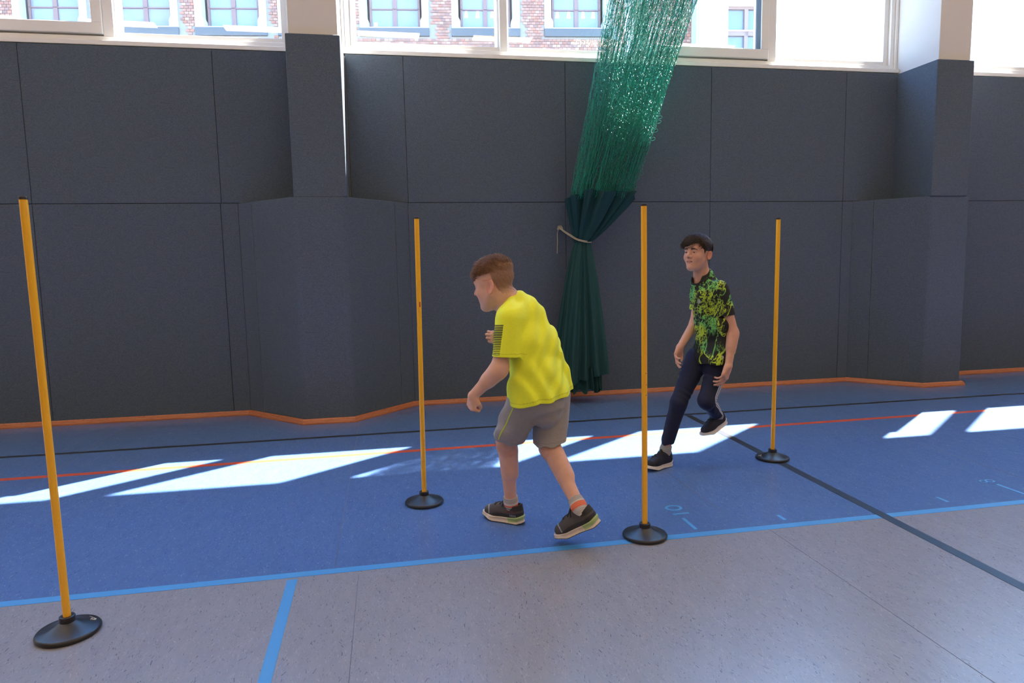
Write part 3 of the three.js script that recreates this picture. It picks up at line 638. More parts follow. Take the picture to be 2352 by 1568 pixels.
// a ribbon printed on a cloth: rows of points dropped onto the cloth's surface, lifted a hair
function ribbon(f, rows, lift = 0.0012) {
  const P = [], I = [], w = rows[0].length;
  rows.forEach((row) => row.forEach((q) => { const e = 0.002; let n = vnorm([f(q[0] + e, q[1], q[2]) - f(q[0] - e, q[1], q[2]), f(q[0], q[1] + e, q[2]) - f(q[0], q[1] - e, q[2]), f(q[0], q[1], q[2] + e) - f(q[0], q[1], q[2] - e)]); const d = f(q[0], q[1], q[2]); P.push(...vadd(q, vmul(n, lift - d))); }));
  for (let r = 0; r + 1 < rows.length; r++) for (let c = 0; c + 1 < w; c++) { const a = r * w + c; I.push(a, a + 1, a + w, a + 1, a + w + 1, a + w); }
  const g = new THREE.BufferGeometry(); g.setAttribute('position', new THREE.Float32BufferAttribute(P, 3)); g.setIndex(I); g.computeVertexNormals(); return g;
}
// ---- a hand: wrist w, pointing along dir, back of the hand facing bk; side +1 puts the thumb on the side of cross(dir, bk)
function handField(w, dir, bk, side, S, curl, thumb = {}) {
  const D = vnorm(dir), T = vnorm(vmul(vcross(D, bk), side)), Bk = vnorm(vcross(T, D).map((c) => c)), Bn = vdot(Bk, bk) < 0 ? vmul(Bk, -1) : Bk;
  const at = (d, t, b) => vadd(w, vadd(vmul(D, d * S), vadd(vmul(T, t * S), vmul(Bn, b * S))));
  const palm = [cone(at(0, 0, 0), at(0.03, 0.012, 0), 0.0215 * S, 0.0165 * S), cone(at(0.02, 0.016, 0), at(0.07, 0.026, 0.002), 0.0155 * S, 0.0125 * S), cone(at(0.02, 0.002, 0), at(0.074, 0.008, 0.004), 0.0155 * S, 0.0125 * S), cone(at(0.018, -0.012, 0), at(0.068, -0.012, 0.003), 0.0155 * S, 0.012 * S), cone(at(0.014, -0.016, 0), at(0.06, -0.028, 0.001), 0.015 * S, 0.0115 * S)];
  const knuck = [[0.074, 0.027], [0.079, 0.009], [0.074, -0.0095], [0.064, -0.0265]], seg = [[0.036, 0.022, 0.018], [0.04, 0.025, 0.019], [0.036, 0.023, 0.018], [0.028, 0.018, 0.016]], rad = [0.0085, 0.0088, 0.0083, 0.0074];
  const fingers = [], tips = [];
  knuck.forEach(([kd, kt], i) => {
    let p = [kd, kt, 0.003], a = 0;
    const c = Array.isArray(curl) ? curl[i] : curl, sp = (kt - 0.002) * 1.6 * (thumb.spread ?? 1), chain = [];
    seg[i].forEach((l, s) => { a += c * [0.95, 1.15, 0.75][s]; const q = [p[0] + Math.cos(a) * l, p[1] + sp * l, p[2] - Math.sin(a) * l]; chain.push(cone(at(...p), at(...q), rad[i] * S * (1 - 0.08 * s), rad[i] * S * (1 - 0.08 * (s + 1)))); p = q; });
    tips.push(at(...p)); fingers.push(uni(chain, 0.004));
  });
  const th = thumb.path ?? [[0.016, 0.018, -0.006], [0.04, 0.043, -0.012], [0.062, 0.053, -0.016], [0.082, 0.056, -0.02]];
  const tb = uni([cone(at(...th[0]), at(...th[1]), 0.0145 * S, 0.0115 * S), cone(at(...th[1]), at(...th[2]), 0.0105 * S, 0.0098 * S), cone(at(...th[2]), at(...th[3]), 0.0098 * S, 0.008 * S)], 0.005);
  const pf = uni(palm, 0.014);
  const f = (x, y, z) => { let d = smin(pf(x, y, z), tb(x, y, z), 0.012); let m = 1; for (const g of fingers) m = Math.min(m, g(x, y, z)); return smin(d, m, 0.007); };
  return { f, at, tips, pts: [w, at(0.14, 0, 0), at(0.06, 0.06, 0), at(0.06, -0.04, 0), at(0.05, 0, -0.08), ...tips, at(...th[3])] };
}
// ---- a head in its own frame (x: the person's left, y: up, z: forward), about 0.215 m from chin to crown
function headField(S, opt = {}) {
  const s = (a) => a.map((c) => c * S), E = (c, r) => ell(s(c), s(r)), K = (a, b, ra, rb) => cone(s(a), s(b), ra * S, rb * S), O = (c, r) => ball(s(c), r * S), k = (v) => v * S;
  const cran = E([0, 0.036, -0.014], [0.0715, 0.073, 0.089]), face = E([0, -0.022, 0.026], [0.0555, 0.083, 0.056]), fore = E([0, 0.03, 0.03], [0.058, 0.05, 0.053]);
  const jawL = K([0.046, -0.045, -0.005], [0.012, -0.093, 0.06], 0.02, 0.015), jawR = K([-0.046, -0.045, -0.005], [-0.012, -0.093, 0.06], 0.02, 0.015), chin = O([0, -0.09, 0.064], 0.0175), under = K([0, -0.075, 0.03], [0, -0.06, -0.02], 0.035, 0.045);
  const chL = O([0.033, -0.03, 0.05], 0.027), chR = O([-0.033, -0.03, 0.05], 0.027), brow = K([-0.033, 0.022, 0.066], [0.033, 0.022, 0.066], 0.0135, 0.0135);
  const nose = K([0, 0.012, 0.081], [0, -0.021, 0.099], 0.0075, 0.0105), tip = O([0, -0.024, 0.098], 0.0105), wingL = O([0.0115, -0.029, 0.086], 0.0085), wingR = O([-0.0115, -0.029, 0.086], 0.0085);
  const sockL = O([0.0305, 0.003, 0.097], 0.019), sockR = O([-0.0305, 0.003, 0.097], 0.019), lidL = O([0.0295, 0.003, 0.0655], 0.0148), lidR = O([-0.0295, 0.003, 0.0655], 0.0148);
  const slitL = K([0.0205, -0.0005, 0.0815], [0.0385, -0.0005, 0.079], 0.003, 0.0028), slitR = K([-0.0205, -0.0005, 0.0815], [-0.0385, -0.0005, 0.079], 0.003, 0.0028);
  const muz = E([0, -0.056, 0.06], [0.031, 0.024, 0.024]), lipU = K([-0.017, -0.0535, 0.077], [0.017, -0.0535, 0.077], 0.0052, 0.0052), lipM = O([0, -0.0525, 0.0805], 0.0062), lipD = K([-0.013, -0.0655, 0.0765], [0.013, -0.0655, 0.0765], 0.0062, 0.0062);
  const gap = K([-0.0195, -0.0592, 0.082], [0.0195, -0.0592, 0.082], opt.gap ?? 0.0026, opt.gap ?? 0.0026), nosL = O([0.006, -0.0335, 0.0945], 0.0035), nosR = O([-0.006, -0.0335, 0.0945], 0.0035);
  const ears = [1, -1].map((m) => {
    const rot = 0.28, c = [m * 0.0735, -0.014, m * 0 - 0.016 + (opt.earBack ?? 0)];
    return (x, y, z) => {                                      // flat rim standing out from the head, turned a little forward
      const e = opt.ear ?? 1, px = ((x / S - c[0]) * m) / e, py = (y / S - c[1]) / e, pz = (z / S - c[2]) / e, qz = pz * Math.cos(rot) - px * Math.sin(rot), qx = pz * Math.sin(rot) + px * Math.cos(rot), w = qz + py * 0.22;
      const el = Math.hypot(w / 0.022, py / (py > 0 ? 0.031 : 0.033)), body = Math.max((el - 1) * 0.017, Math.abs(qx - 0.006 - el * 0.0035) - 0.0042), bowl = Math.hypot((w - 0.003) / 0.0125, (py + 0.002) / 0.02, (qx - 0.0162) / 0.0098);
      return smax(body, (1 - bowl) * 0.0075, 0.003) * S * e;
    };
  });
  const f = (x, y, z) => {
    let d = smin(cran(x, y, z), fore(x, y, z), k(0.03)); d = smin(d, face(x, y, z), k(0.025)); d = smin(d, jawL(x, y, z), k(0.03)); d = smin(d, jawR(x, y, z), k(0.03)); d = smin(d, chin(x, y, z), k(0.02)); d = smin(d, under(x, y, z), k(0.02));
    d = smin(d, chL(x, y, z), k(0.02)); d = smin(d, chR(x, y, z), k(0.02)); d = smin(d, brow(x, y, z), k(0.014)); d = smax(d, -sockL(x, y, z), k(0.012)); d = smax(d, -sockR(x, y, z), k(0.012));
    d = smin(d, lidL(x, y, z), k(0.004)); d = smin(d, lidR(x, y, z), k(0.004));
    d = smin(d, muz(x, y, z), k(0.016)); d = smin(d, nose(x, y, z), k(0.012)); d = smin(d, tip(x, y, z), k(0.006)); d = smin(d, wingL(x, y, z), k(0.006)); d = smin(d, wingR(x, y, z), k(0.006));
    d = smin(d, lipU(x, y, z), k(0.004)); d = smin(d, lipM(x, y, z), k(0.004)); d = smin(d, lipD(x, y, z), k(0.004)); d = smax(d, -gap(x, y, z), k(0.002)); d = smax(d, -nosL(x, y, z), k(0.002)); d = smax(d, -nosR(x, y, z), k(0.002));
    d = smax(d, -slitL(x, y, z), k(0.0015)); d = smax(d, -slitR(x, y, z), k(0.0015));
    d = smin(d, ears[0](x, y, z), k(0.005)); d = smin(d, ears[1](x, y, z), k(0.005));
    return d;
  };
  return { f, cran: (x, y, z) => smin(smin(cran(x, y, z), fore(x, y, z), k(0.03)), face(x, y, z), k(0.025)), ears };
}
// colours of a head's skin: lips, inner mouth, nostrils, reddish ears and cheeks
function headPaint(S, skin, hair, opt = {}) {
  return (x, y, z) => {
    x /= S; y /= S; z /= S;
    let c = skin.slice();
    const to = (q, a) => { c = vmix(c, q, a); };
    const cheek = Math.exp(-((Math.abs(x) - 0.037) ** 2 / 0.0003 + (y + 0.03) ** 2 / 0.0004)) * sstep(0.02, 0.05, z); to([skin[0] * 1.02, skin[1] * 0.82, skin[2] * 0.78], cheek * 0.5);
    if (Math.abs(x) > 0.069 && z < 0.02 && z > -0.045 && y < 0.035 && y > -0.05) to([skin[0] * 1.0, skin[1] * 0.66, skin[2] * 0.58], 0.6);
    if (z > 0.06) {
      const lip = Math.hypot(x / 0.021, (y + 0.0592) / 0.0105); if (lip < 1) to([skin[0] * 0.86, skin[1] * 0.52, skin[2] * 0.5], 0.85 * sstep(1, 0.8, lip));
      const gap = Math.hypot(x / 0.02, (y + 0.0592) / 0.003); if (gap < 1 && opt.teeth) to(Math.abs(x + 0.002) < 0.0125 && y > -0.0595 ? [0.6, 0.55, 0.48] : [0.06, 0.02, 0.02], 1); else if (gap < 1) to([0.12, 0.04, 0.035], 0.8);
      for (const m of [-1, 1]) {
        if (Math.hypot(x - m * 0.006, y + 0.0325) < 0.0034 && z > 0.085) to([0.1, 0.035, 0.03], 0.8);
        const bx = (x * m - 0.03) / 0.017, by = y - (0.0225 - 0.004 * bx * bx - 0.0008 * bx); if (Math.abs(bx) < 1.05 && Math.abs(by) < 0.0042 * (1 - 0.3 * bx)) to(hair, opt.brow ?? 0.8);
        const ex = (x * m - 0.0295) / 0.0125, ey = y + 0.0005 + 0.0012 * ex * ex; if (Math.abs(ex) < 1 && ey > 0.0008 && ey < 0.0042) to([hair[0] * 0.5, hair[1] * 0.5, hair[2] * 0.5], 0.75);
      }
    }
    return c;
  };
}
// ---- a sports shoe in its own frame (x: outwards, y: up from the sole, z: towards the toe; heel at z = 0)
function shoeParts(L, o) {
  const k = L / 0.235;
  const outline = (x, z) => { const m = o.mirror; x *= m; const c = (ax, az, ar, bx, bz, br) => { const dx = bx - ax, dz = bz - az, h = clamp(((x - ax) * dx + (z - az) * dz) / (dx * dx + dz * dz)); return Math.hypot(x - ax - dx * h, z - az - dz * h) - mix(ar, br, h); }; return Math.min(c(0, 0.034 * k, 0.034 * k, 0.002, 0.1 * k, 0.032 * k), c(0.002, 0.1 * k, 0.032 * k, -0.002, 0.165 * k, 0.043 * k), c(-0.002, 0.165 * k, 0.043 * k, -0.008, 0.2 * k, 0.034 * k)); };
  const lift = (z) => 0.018 * sstep(0.15 * k, 0.235 * k, z) + 0.006 * sstep(0.03 * k, 0, z);                       // the sole curls up at toe and heel
  const thick = (z) => o.sole * (1 + 0.35 * sstep(0.1 * k, 0.0, z) - 0.3 * sstep(0.12 * k, 0.22 * k, z));
  const soleF = (x, y, z) => { const b = lift(z), t = thick(z), v = Math.abs(y - b - t / 2) - t / 2 + 0.004, h = outline(x, z) + 0.004 - 0.002 * Math.cos((y - b) * 190); return Math.min(Math.max(h, v), 0) + Math.hypot(Math.max(h, 0), Math.max(v, 0)) - 0.004; };
  const up = uni([cone([0, 0.06 * k, 0.062 * k], [0, 0.085 * k, 0.07 * k], 0.034 * k, 0.031 * k), cone([0, 0.05 * k, 0.038 * k], [0, 0.09 * k, 0.044 * k], 0.0355 * k, 0.0335 * k), cone([0, 0.045 * k, 0.05 * k], [-0.002 * o.mirror, 0.045 * k, 0.15 * k], 0.034 * k, 0.033 * k), cone([-0.002 * o.mirror, 0.043 * k, 0.14 * k], [-0.006 * o.mirror, 0.038 * k, 0.192 * k], 0.036 * k, 0.03 * k), cone([0.001, 0.088 * k, 0.072 * k], [0, 0.062 * k, 0.145 * k], 0.023 * k, 0.02 * k)], 0.016);
  const hole = uni([cone([0, 0.078 * k, 0.046 * k], [0, 0.17 * k, 0.046 * k], 0.0255 * k, 0.03 * k), cone([0, 0.118 * k, 0.05 * k], [0, 0.135 * k, 0.085 * k], 0.018 * k, 0.018 * k)], 0.01);
  const upperF = (x, y, z) => { let d = up(x, y, z); d = smax(d, outline(x, z) - 0.002 - 0.004 * sstep(0.05, 0.08, y), 0.01); d = Math.max(d, lift(z) + thick(z) * 0.55 - y); const rim = 0.091 * k + 0.01 * k * sstep(0.035 * k, 0.005, z) + 0.022 * k * sstep(0.06 * k, 0.09 * k, z); d = smax(d, y - rim, 0.005); return smax(d, -hole(x, y, z), 0.004); };
  return { soleF, upperF, k, lift, thick };
}
const skinMat = phys(0xffffff, 0.5, { vertexColors: true, specularIntensity: 0.4, sheen: 0.15, sheenRoughness: 0.5, sheenColor: lin(0.8, 0.5, 0.4) });
const clothVC = std(0xffffff, 0.85, { vertexColors: true });
const hairMat = phys(0xffffff, 0.5, { vertexColors: true, specularIntensity: 0.5 });
const shoeVC = std(0xffffff, 0.7, { vertexColors: true });
const whitePrint = std(lin(0.62, 0.64, 0.68), 0.7);
const blackPrint = std(lin(0.012, 0.012, 0.014), 0.6);
function figure(label, base) {
  const g = thing('person', label, 'person');
  g.position.set(...base);
  const put = (name, geo, mat, parent = g, lab) => { geo.translate(-base[0], -base[1], -base[2]); return part(name, geo, mat, parent, lab); };
  return { g, put };
}
// hair: a cap over the skull plus many fine locks; line(z, x) is the height of the hairline, thick(y above the line, p) its depth
function hairField(H, S, line, depth, neck) { const cran = HEADS.get(H); return (x, y, z) => { const p = H.loc(x, y, z), q = vmul(p, 1 / S), t = depth(q[1] - line(q[2], q[0]), q); return smin(cran(p[0], p[1], p[2]), neck(x, y, z), 0.022) - t * S; }; }
const HEADS = new Map();
function locks(H, S, hairF, n, R, where, flow, len, rad) {
  const C = new Cords();
  for (let k = 0, tries = 0; k < n && tries < n * 20; tries++) {
    const u = R() * 2 - 1, a = R() * 6.2832, q = [Math.sqrt(1 - u * u) * Math.cos(a), u, Math.sqrt(1 - u * u) * Math.sin(a)];
    const p0 = H.at(q[0] * 0.2 * S, (0.036 + q[1] * 0.2) * S, (-0.01 + q[2] * 0.2) * S), d = vnorm(vsub(H.at(0, 0.036 * S, -0.01 * S), p0));
    const hit = drop(hairF, p0, d, 0.25); if (!hit) continue;
    const l = vmul(H.loc(...hit), 1 / S), w = where(l); if (R() > w) continue;
    const fl = flow(l, R), f = vnorm(vadd(vadd(vmul(H.X, fl[0]), vmul(H.Y, fl[1])), vmul(H.Z, fl[2]))), out = vmul(d, -1), L = len(l, R) * S, pts = [];
    let p = vadd(hit, vmul(d, 0.004));
    for (let s = 0; s <= 5; s++) { pts.push(V(...p)); const st = vnorm(vadd(vmul(out, 0.55 - 0.13 * s), vmul(f, 0.55 + 0.12 * s))); p = vadd(p, vmul(st, L / 5)); }
    C.add(pts, rad * S * (0.6 + 0.8 * R()), 3, (t) => 1 - 0.85 * t * t); k++;
  }
  return C.geo();
}
function tint(geo, fn) { const p = geo.attributes.position, c = new Float32Array(p.count * 3); for (let i = 0; i < p.count; i++) c.set(fn(p.getX(i), p.getY(i), p.getZ(i), i), i * 3); geo.setAttribute('color', new THREE.BufferAttribute(c, 3)); return geo; }
function eyes(put, H, S, iris, look) {
  for (const m of [1, -1]) {
    const c = H.at(m * 0.0295 * S, 0.0025 * S, 0.0665 * S), g = new THREE.SphereGeometry(0.0133 * S, 24, 18), dir = vnorm(vadd(vadd(vmul(H.X, look[0]), vmul(H.Y, look[1])), vmul(H.Z, look[2])));
    tint(g, (x, y, z) => { const a = vdot(vnorm([x, y, z]), dir); return a > 0.965 ? [0.008, 0.006, 0.005] : a > 0.85 ? iris : [0.62, 0.58, 0.55]; });
    g.translate(...c); put('eye', g, hairMat);
  }
}
// sock from a (top) over the ankle m to b, striped by paint(t)
function sock(put, a, m, b, r, paint) {
  const f0 = uni([cone(a, m, r * 1.03, r), cone(m, b, r, r * 0.8)], 0.02), ax = vnorm(vsub(m, a)), L = vlen(vsub(b, a));
  const f = (x, y, z) => { const h = vdot([x - a[0], y - a[1], z - a[2]], ax); return Math.max(f0(x, y, z) - 0.0006 * Math.sin(h * 900), -h); };
  const [lo, hi] = boundsOf([a, m, b], 0.06);
  return put('sock', surf(f, lo, hi, 0.0022, (x, y, z) => paint(vdot([x - a[0], y - a[1], z - a[2]], ax) / L, [x, y, z])), clothVC);
}
function shoe(put, F, L, o) {
  const s = shoeParts(L, o), k = s.k, lo0 = [-0.06, -0.02, -0.02], hi0 = [0.06, 0.15, L + 0.03];
  const corners = []; for (const x of [lo0[0], hi0[0]]) for (const y of [lo0[1], hi0[1]]) for (const z of [lo0[2], hi0[2]]) corners.push(F.at(x, y, z));
  const [lo, hi] = boundsOf(corners, 0.005), P = (fn) => (x, y, z) => fn(...F.loc(x, y, z));
  const up = put('shoe', surf(inFrame(F, s.upperF), lo, hi, 0.0024, P((x, y, z) => o.upper(x * o.mirror, y, z / k))), shoeVC, undefined, o.label);
  const put2 = (n, g, m, lab) => put(n, g, m, up, lab);
  put2('sole', surf(inFrame(F, s.soleF), lo, hi, 0.0024, P((x, y, z) => o.soleColor(x * o.mirror, y - s.lift(z), z / k, s.thick(z)))), shoeVC);
  // tongue and laces
  const tf = inFrame(F, uni([cone([0, 0.09 * k, 0.11 * k], [0, 0.121 * k, 0.079 * k], 0.012 * k, 0.011 * k)], 0.01));
  const tl = boundsOf([F.at(0, 0.09 * k, 0.11 * k), F.at(0, 0.121 * k, 0.079 * k)], 0.03);
  put2('tongue', surf(tf, tl[0], tl[1], 0.0024, P((x, y, z) => (o.tab && y > 0.123 * k ? o.tab : o.laceColor))), shoeVC);
  const C = new Cords(), uf = inFrame(F, s.upperF), onTop = (x, z, e = 0.0015) => { const q = drop(uf, F.at(x * k, 0.16 * k, z * k), vmul(F.Y, -1), 0.2) ?? F.at(x * k, 0.08 * k, z * k); return V(...vadd(q, vmul(F.Y, e))); };
  for (let i = 0; i < 5; i++) { const z = 0.103 + i * 0.0135, pts = []; for (let j = -4; j <= 4; j++) pts.push(onTop((j / 4) * 0.019, z + (i % 2 ? 1 : -1) * j * 0.0012)); C.add(pts, 0.0022, 5); }
  const bow = [[0, 0.101, 3], [0.016, 0.098, 8], [0.025, 0.108, 3], [0.01, 0.106, 4], [0, 0.101, 4], [-0.016, 0.098, 8], [-0.025, 0.11, 3], [-0.01, 0.106, 4], [0, 0.101, 4]].map((q) => onTop(q[0], q[1], q[2] * 0.001));
  C.add(new THREE.CatmullRomCurve3(bow).getPoints(40), 0.0018, 5);
  put2('laces', C.geo(), o.laceMat);
  return { up, s };
}

// ================================================================ the boy in the yellow shirt
{
  const J = {
    head: [0.506, 1.244, -3.22], c7: [0.598, 1.176, -3.2], lsh: [0.532, 1.088, -3.06], rsh: [0.724, 1.073, -3.33], lel: [0.497, 0.864, -3.04], lwr: [0.378, 0.734, -3.1], rel: [0.651, 0.88, -3.45], rwr: [0.57, 0.957, -3.4],
    s3: [0.628, 1.085, -3.19], s2: [0.684, 0.954, -3.18], s1: [0.704, 0.828, -3.16], s0: [0.709, 0.712, -3.15], lhip: [0.634, 0.74, -3.08], rhip: [0.789, 0.713, -3.23], lkn: [0.564, 0.44, -3.3], lank: [0.592, 0.115, -3.36], rkn: [0.769, 0.424, -3.22], rank: [0.85, 0.2, -2.985],
  };
  const { g, put } = figure('boy in neon yellow shirt and grey shorts crouching forward, seen from behind', [0.66, 0, -3.22]);
  const skin = [0.74, 0.43, 0.32], hairC = [0.22, 0.12, 0.065];
  const L = vnorm(vsub(J.lsh, J.rsh));
  const H = frameOf(J.head, [-0.14, 0.97, -0.14], [-0.77, -0.22, -0.59]), S = 1.04, head = headField(S, { earBack: -0.01 }); HEADS.set(H, head.cran);
  // skin: head, neck, arms, hands and legs as one body
  const lh = handField(J.lwr, [-0.12, -0.95, -0.2], [-0.86, 0.05, 0.5], -1, 0.84, 1.25, { path: [[0.016, 0.018, -0.006], [0.042, 0.036, -0.02], [0.06, 0.03, -0.034], [0.066, 0.012, -0.04]] });
  const rh = handField(J.rwr, [-0.8, 0.3, 0.35], [-0.3, 0.3, 0.9], 1, 0.84, 1.2, { path: [[0.016, 0.018, -0.006], [0.042, 0.036, -0.02], [0.06, 0.03, -0.034], [0.066, 0.012, -0.04]] });
  const limb = uni([
    cone(vadd(J.c7, [-0.015, -0.02, 0]), H.at(0, -0.035 * S, -0.03 * S), 0.054, 0.052), cone(vadd(J.c7, [-0.03, -0.05, 0]), vadd(J.c7, [-0.015, -0.02, 0]), 0.055, 0.054),
    cone(vmix(J.lsh, J.lel, 0.35), J.lel, 0.041, 0.036), cone(J.lel, J.lwr, 0.0375, 0.0235), cone(vadd(J.lel, [-0.02, -0.02, 0]), vmix(J.lel, J.lwr, 0.4), 0.034, 0.031), cone(vmix(J.rsh, J.rel, 0.4), J.rel, 0.04, 0.036), cone(J.rel, J.rwr, 0.036, 0.0235),
    cone(J.lhip, J.lkn, 0.075, 0.05), cone(J.lkn, J.lank, 0.046, 0.03), cone(vadd(vmix(J.lkn, J.lank, 0.14), [0.016, 0, 0.012]), vadd(vmix(J.lkn, J.lank, 0.5), [0.012, 0, 0.01]), 0.036, 0.035),
    cone(J.rhip, J.rkn, 0.075, 0.05), cone(J.rkn, J.rank, 0.046, 0.03), cone(vadd(vmix(J.rkn, J.rank, 0.14), [0.014, 0.012, 0.02]), vadd(vmix(J.rkn, J.rank, 0.5), [0.012, 0.01, 0.014]), 0.037, 0.035),
    cone(J.s0, J.s3, 0.06, 0.05),
  ], 0.03);
  const headW = inFrame(H, head.f);
  const body = (x, y, z) => { let d = smin(limb(x, y, z), headW(x, y, z), 0.022); d = smin(d, lh.f(x, y, z), 0.012); return smin(d, rh.f(x, y, z), 0.012); };
  const hp = headPaint(S, skin, hairC), R = rng(911);
  const paint = (x, y, z) => {
    const q = H.loc(x, y, z); let c = vlen(q) < 0.16 ? hp(...q) : skin.slice();
    if (Math.hypot(x - J.lkn[0], y - J.lkn[1], z - J.lkn[2]) < 0.075 || Math.hypot(x - J.rkn[0], y - J.rkn[1], z - J.rkn[2]) < 0.075) c = vmix(c, [0.56, 0.25, 0.18], 0.3 + 0.2 * noise3(x * 40, y * 40, z * 40));
    return vmul(c, 1 + 0.05 * noise3(x * 60, y * 60, z * 60));
  };
  const headBox = box8(H, [-0.12, -0.2, -0.15], [0.12, 0.13, 0.13], 0.005);
  const pieces = [surf(body, headBox[0], headBox[1], 0.0026, paint)];
  for (const h of [lh, rh]) { const b = boundsOf(h.pts, 0.02); pieces.push(surf(body, b[0], b[1], 0.0024, paint)); }
  const legF = limb, armB = boundsOf([J.lel, J.lwr, J.lsh], 0.05);
  pieces.push(surf(legF, armB[0], armB[1], 0.005, paint));
  const armR = boundsOf([J.rel, J.rwr], 0.05); pieces.push(surf(legF, armR[0], armR[1], 0.006, paint));
  const legB = boundsOf([J.lhip, J.rhip, J.lkn, J.rkn, J.lank, J.rank], 0.06); legB[1][1] = 0.6; pieces.push(surf(legF, legB[0], legB[1], 0.0055, paint));
  put('body', joinGeo(pieces), skinMat);
  eyes(put, H, S, [0.05, 0.07, 0.08], [0.1, -0.35, 0.93]);
  // hair: clipped sides, longer brushed-forward top
  const line = (z, x) => (z > 0.045 ? mix(0.03, 0.056, sstep(0.045, 0.07, z)) : z > -0.02 ? mix(0.018, 0.03, (z + 0.02) / 0.065) : mix(-0.066, 0.018, sstep(-0.05, -0.026, z)));
  const depth = (h, q) => (h < 0 ? -0.006 : 0.0009 + 0.0022 * sstep(0, 0.04, h) + 0.015 * sstep(0.04, 0.085, q[1] + 0.22 * Math.max(0, q[2])) * (1 - 0.55 * sstep(0.04, 0.075, q[2])) + 0.0012 * noise3(q[0] * 130, q[1] * 130, q[2] * 130));
  const hairF = hairField(H, S, line, depth, limb), hb = box8(H, [-0.1, -0.08, -0.13], [0.1, 0.15, 0.11], 0.005);
  const hairPaint = (x, y, z) => { const q = vmul(H.loc(x, y, z), 1 / S), top = sstep(0.035, 0.075, q[1] + 0.22 * Math.max(0, q[2])), h = q[1] - line(q[2], q[0]); return vmul(vmix(vmix(skin, [0.15, 0.085, 0.055], 0.08 + 0.68 * sstep(0, 0.05, h)), hairC, top), 1 + (0.08 + 0.22 * top) * noise3(x * 420, y * 300, z * 420)); };
  const cap = surf(hairF, hb[0], hb[1], 0.0028, hairPaint);
  const strands = locks(H, S, hairF, 2300, R, (l) => (l[1] > 0.045 - 0.22 * Math.max(0, l[2]) ? 1 : 0), (l, r) => [(r() - 0.5) * 0.5, 0.25 + 0.3 * r() + (l[2] < -0.03 ? 0.3 : 0) - (l[2] > 0.05 ? 0.75 : 0), 1.0 - (l[2] < -0.05 ? 0.5 : 0)], (l, r) => 0.016 + 0.011 * r(), 0.0013);
  tint(strands, (x, y, z, i) => vmul(hairC, 0.75 + 0.7 * hash3((i / 18) | 0, 3, 5)));
  cap.deleteAttribute('uv'); strands.deleteAttribute('uv');
  put('hair', joinGeo([cap, strands]), hairMat, undefined, 'short light brown hair, clipped at the sides');
  // shirt
  const W = (p, s) => vadd(p, vmul(L, s));
  const sl0 = [0.526, 0.918, -3.035], slR = [0.69, 0.93, -3.4];
  const torso = (o) => uni([cone(W(J.s0, 0.085), W(J.s0, -0.095), 0.124 + o, 0.125 + o), cone(W(J.s1, 0.08), W(J.s1, -0.08), 0.106 + o, 0.108 + o), cone(W(J.s2, 0.085), W(J.s2, -0.085), 0.1 + o, 0.1 + o), cone(W(J.s3, 0.1), W(J.s3, -0.1), 0.079 + o, 0.079 + o), cone(J.s0, J.s2, 0.12 + o, 0.108 + o), cone(J.s2, vadd(J.s3, [0.02, 0.01, 0.01]), 0.108 + o, 0.088 + o), cone(vadd(J.c7, [0.012, -0.03, 0.0]), J.s3, 0.064 + o, 0.08 + o)], 0.05);
  const sleeveL = (o) => cone(vadd(J.lsh, [0.012, -0.004, 0]), vadd(sl0, [0, -0.05, 0]), 0.06 + o, 0.069 + o), sleeveR = (o) => cone(J.rsh, vadd(slR, [0, -0.05, 0]), 0.06 + o, 0.066 + o);
  const tO = torso(0), tI = torso(-0.012), lO = sleeveL(0), lI = sleeveL(-0.007), rO = sleeveR(0), rI = sleeveR(-0.006);
  const neckHole = cone(vadd(J.c7, [-0.012, -0.03, 0]), vadd(J.c7, [-0.1, 0.07, -0.01]), 0.05, 0.075);
  const hemN = vnorm([0.13, -1, 0.03]), slN = vnorm([-0.06, -1, 0.05]), hem0 = [0.60, 0.683, -3.15];
  const fold = (x, y, z) => {
    const a = x * 0.78 + y * 0.52 - z * 0.35, low = sstep(1.02, 0.8, y);
    let d = 0.0075 * low * Math.sin(a * 62 + 2.4 * noise3(x * 7, y * 7, z * 7)) * (0.35 + 0.65 * Math.max(0, noise3(x * 5 + 9, y * 5, z * 5) + 0.35));
    d += 0.0045 * Math.sin((x - y * 0.35) * 85 + 3 * noise3(x * 9, y * 6 + 4, z * 9)) * sstep(0.2, 0.7, noise3(x * 4 + 3, y * 4, z * 4 + 7) + 0.4);
    d += 0.003 * noise3(x * 22, y * 16, z * 22);
    return d;
  };
  const pl = (p0, n) => (x, y, z) => (x - p0[0]) * n[0] + (y - p0[1]) * n[1] + (z - p0[2]) * n[2];
  const hemP = pl(hem0, hemN), slP = pl(sl0, slN), srP = pl(slR, [0, -1, 0]);
  const hemW = (x, y, z) => 0.004 * Math.sin(x * 31 + z * 17) + 0.002 * Math.sin(x * 70 - z * 40);
  const shirtF = (x, y, z) => {
    const w = fold(x, y, z), ls = smax(lO(x, y, z) + 0.0025 * noise3(x * 25, y * 20, z * 25), slP(x, y, z), 0.003), rs = Math.max(rO(x, y, z), srP(x, y, z));
    const tt = tO(x, y, z) + w, hm = hemP(x, y, z) + hemW(x, y, z);
    const trunk = Math.max(smax(tt, hm, 0.003), -(tI(x, y, z) + w)), arms = Math.max(Math.min(ls, rs), -Math.min(lI(x, y, z), rI(x, y, z)));
    const d = smin(trunk, arms, tt < 0.05 ? 0.024 : 0.001);
    return smax(d, -neckHole(x, y, z), 0.004);
  };
  const sb = boundsOf([vadd(J.c7, [0, 0.04, 0]), W(J.s0, 0.1), W(J.s0, -0.1), sl0, slR, J.lsh, J.rsh], 0.13);
  const yel = [0.9, 0.98, 0.035];
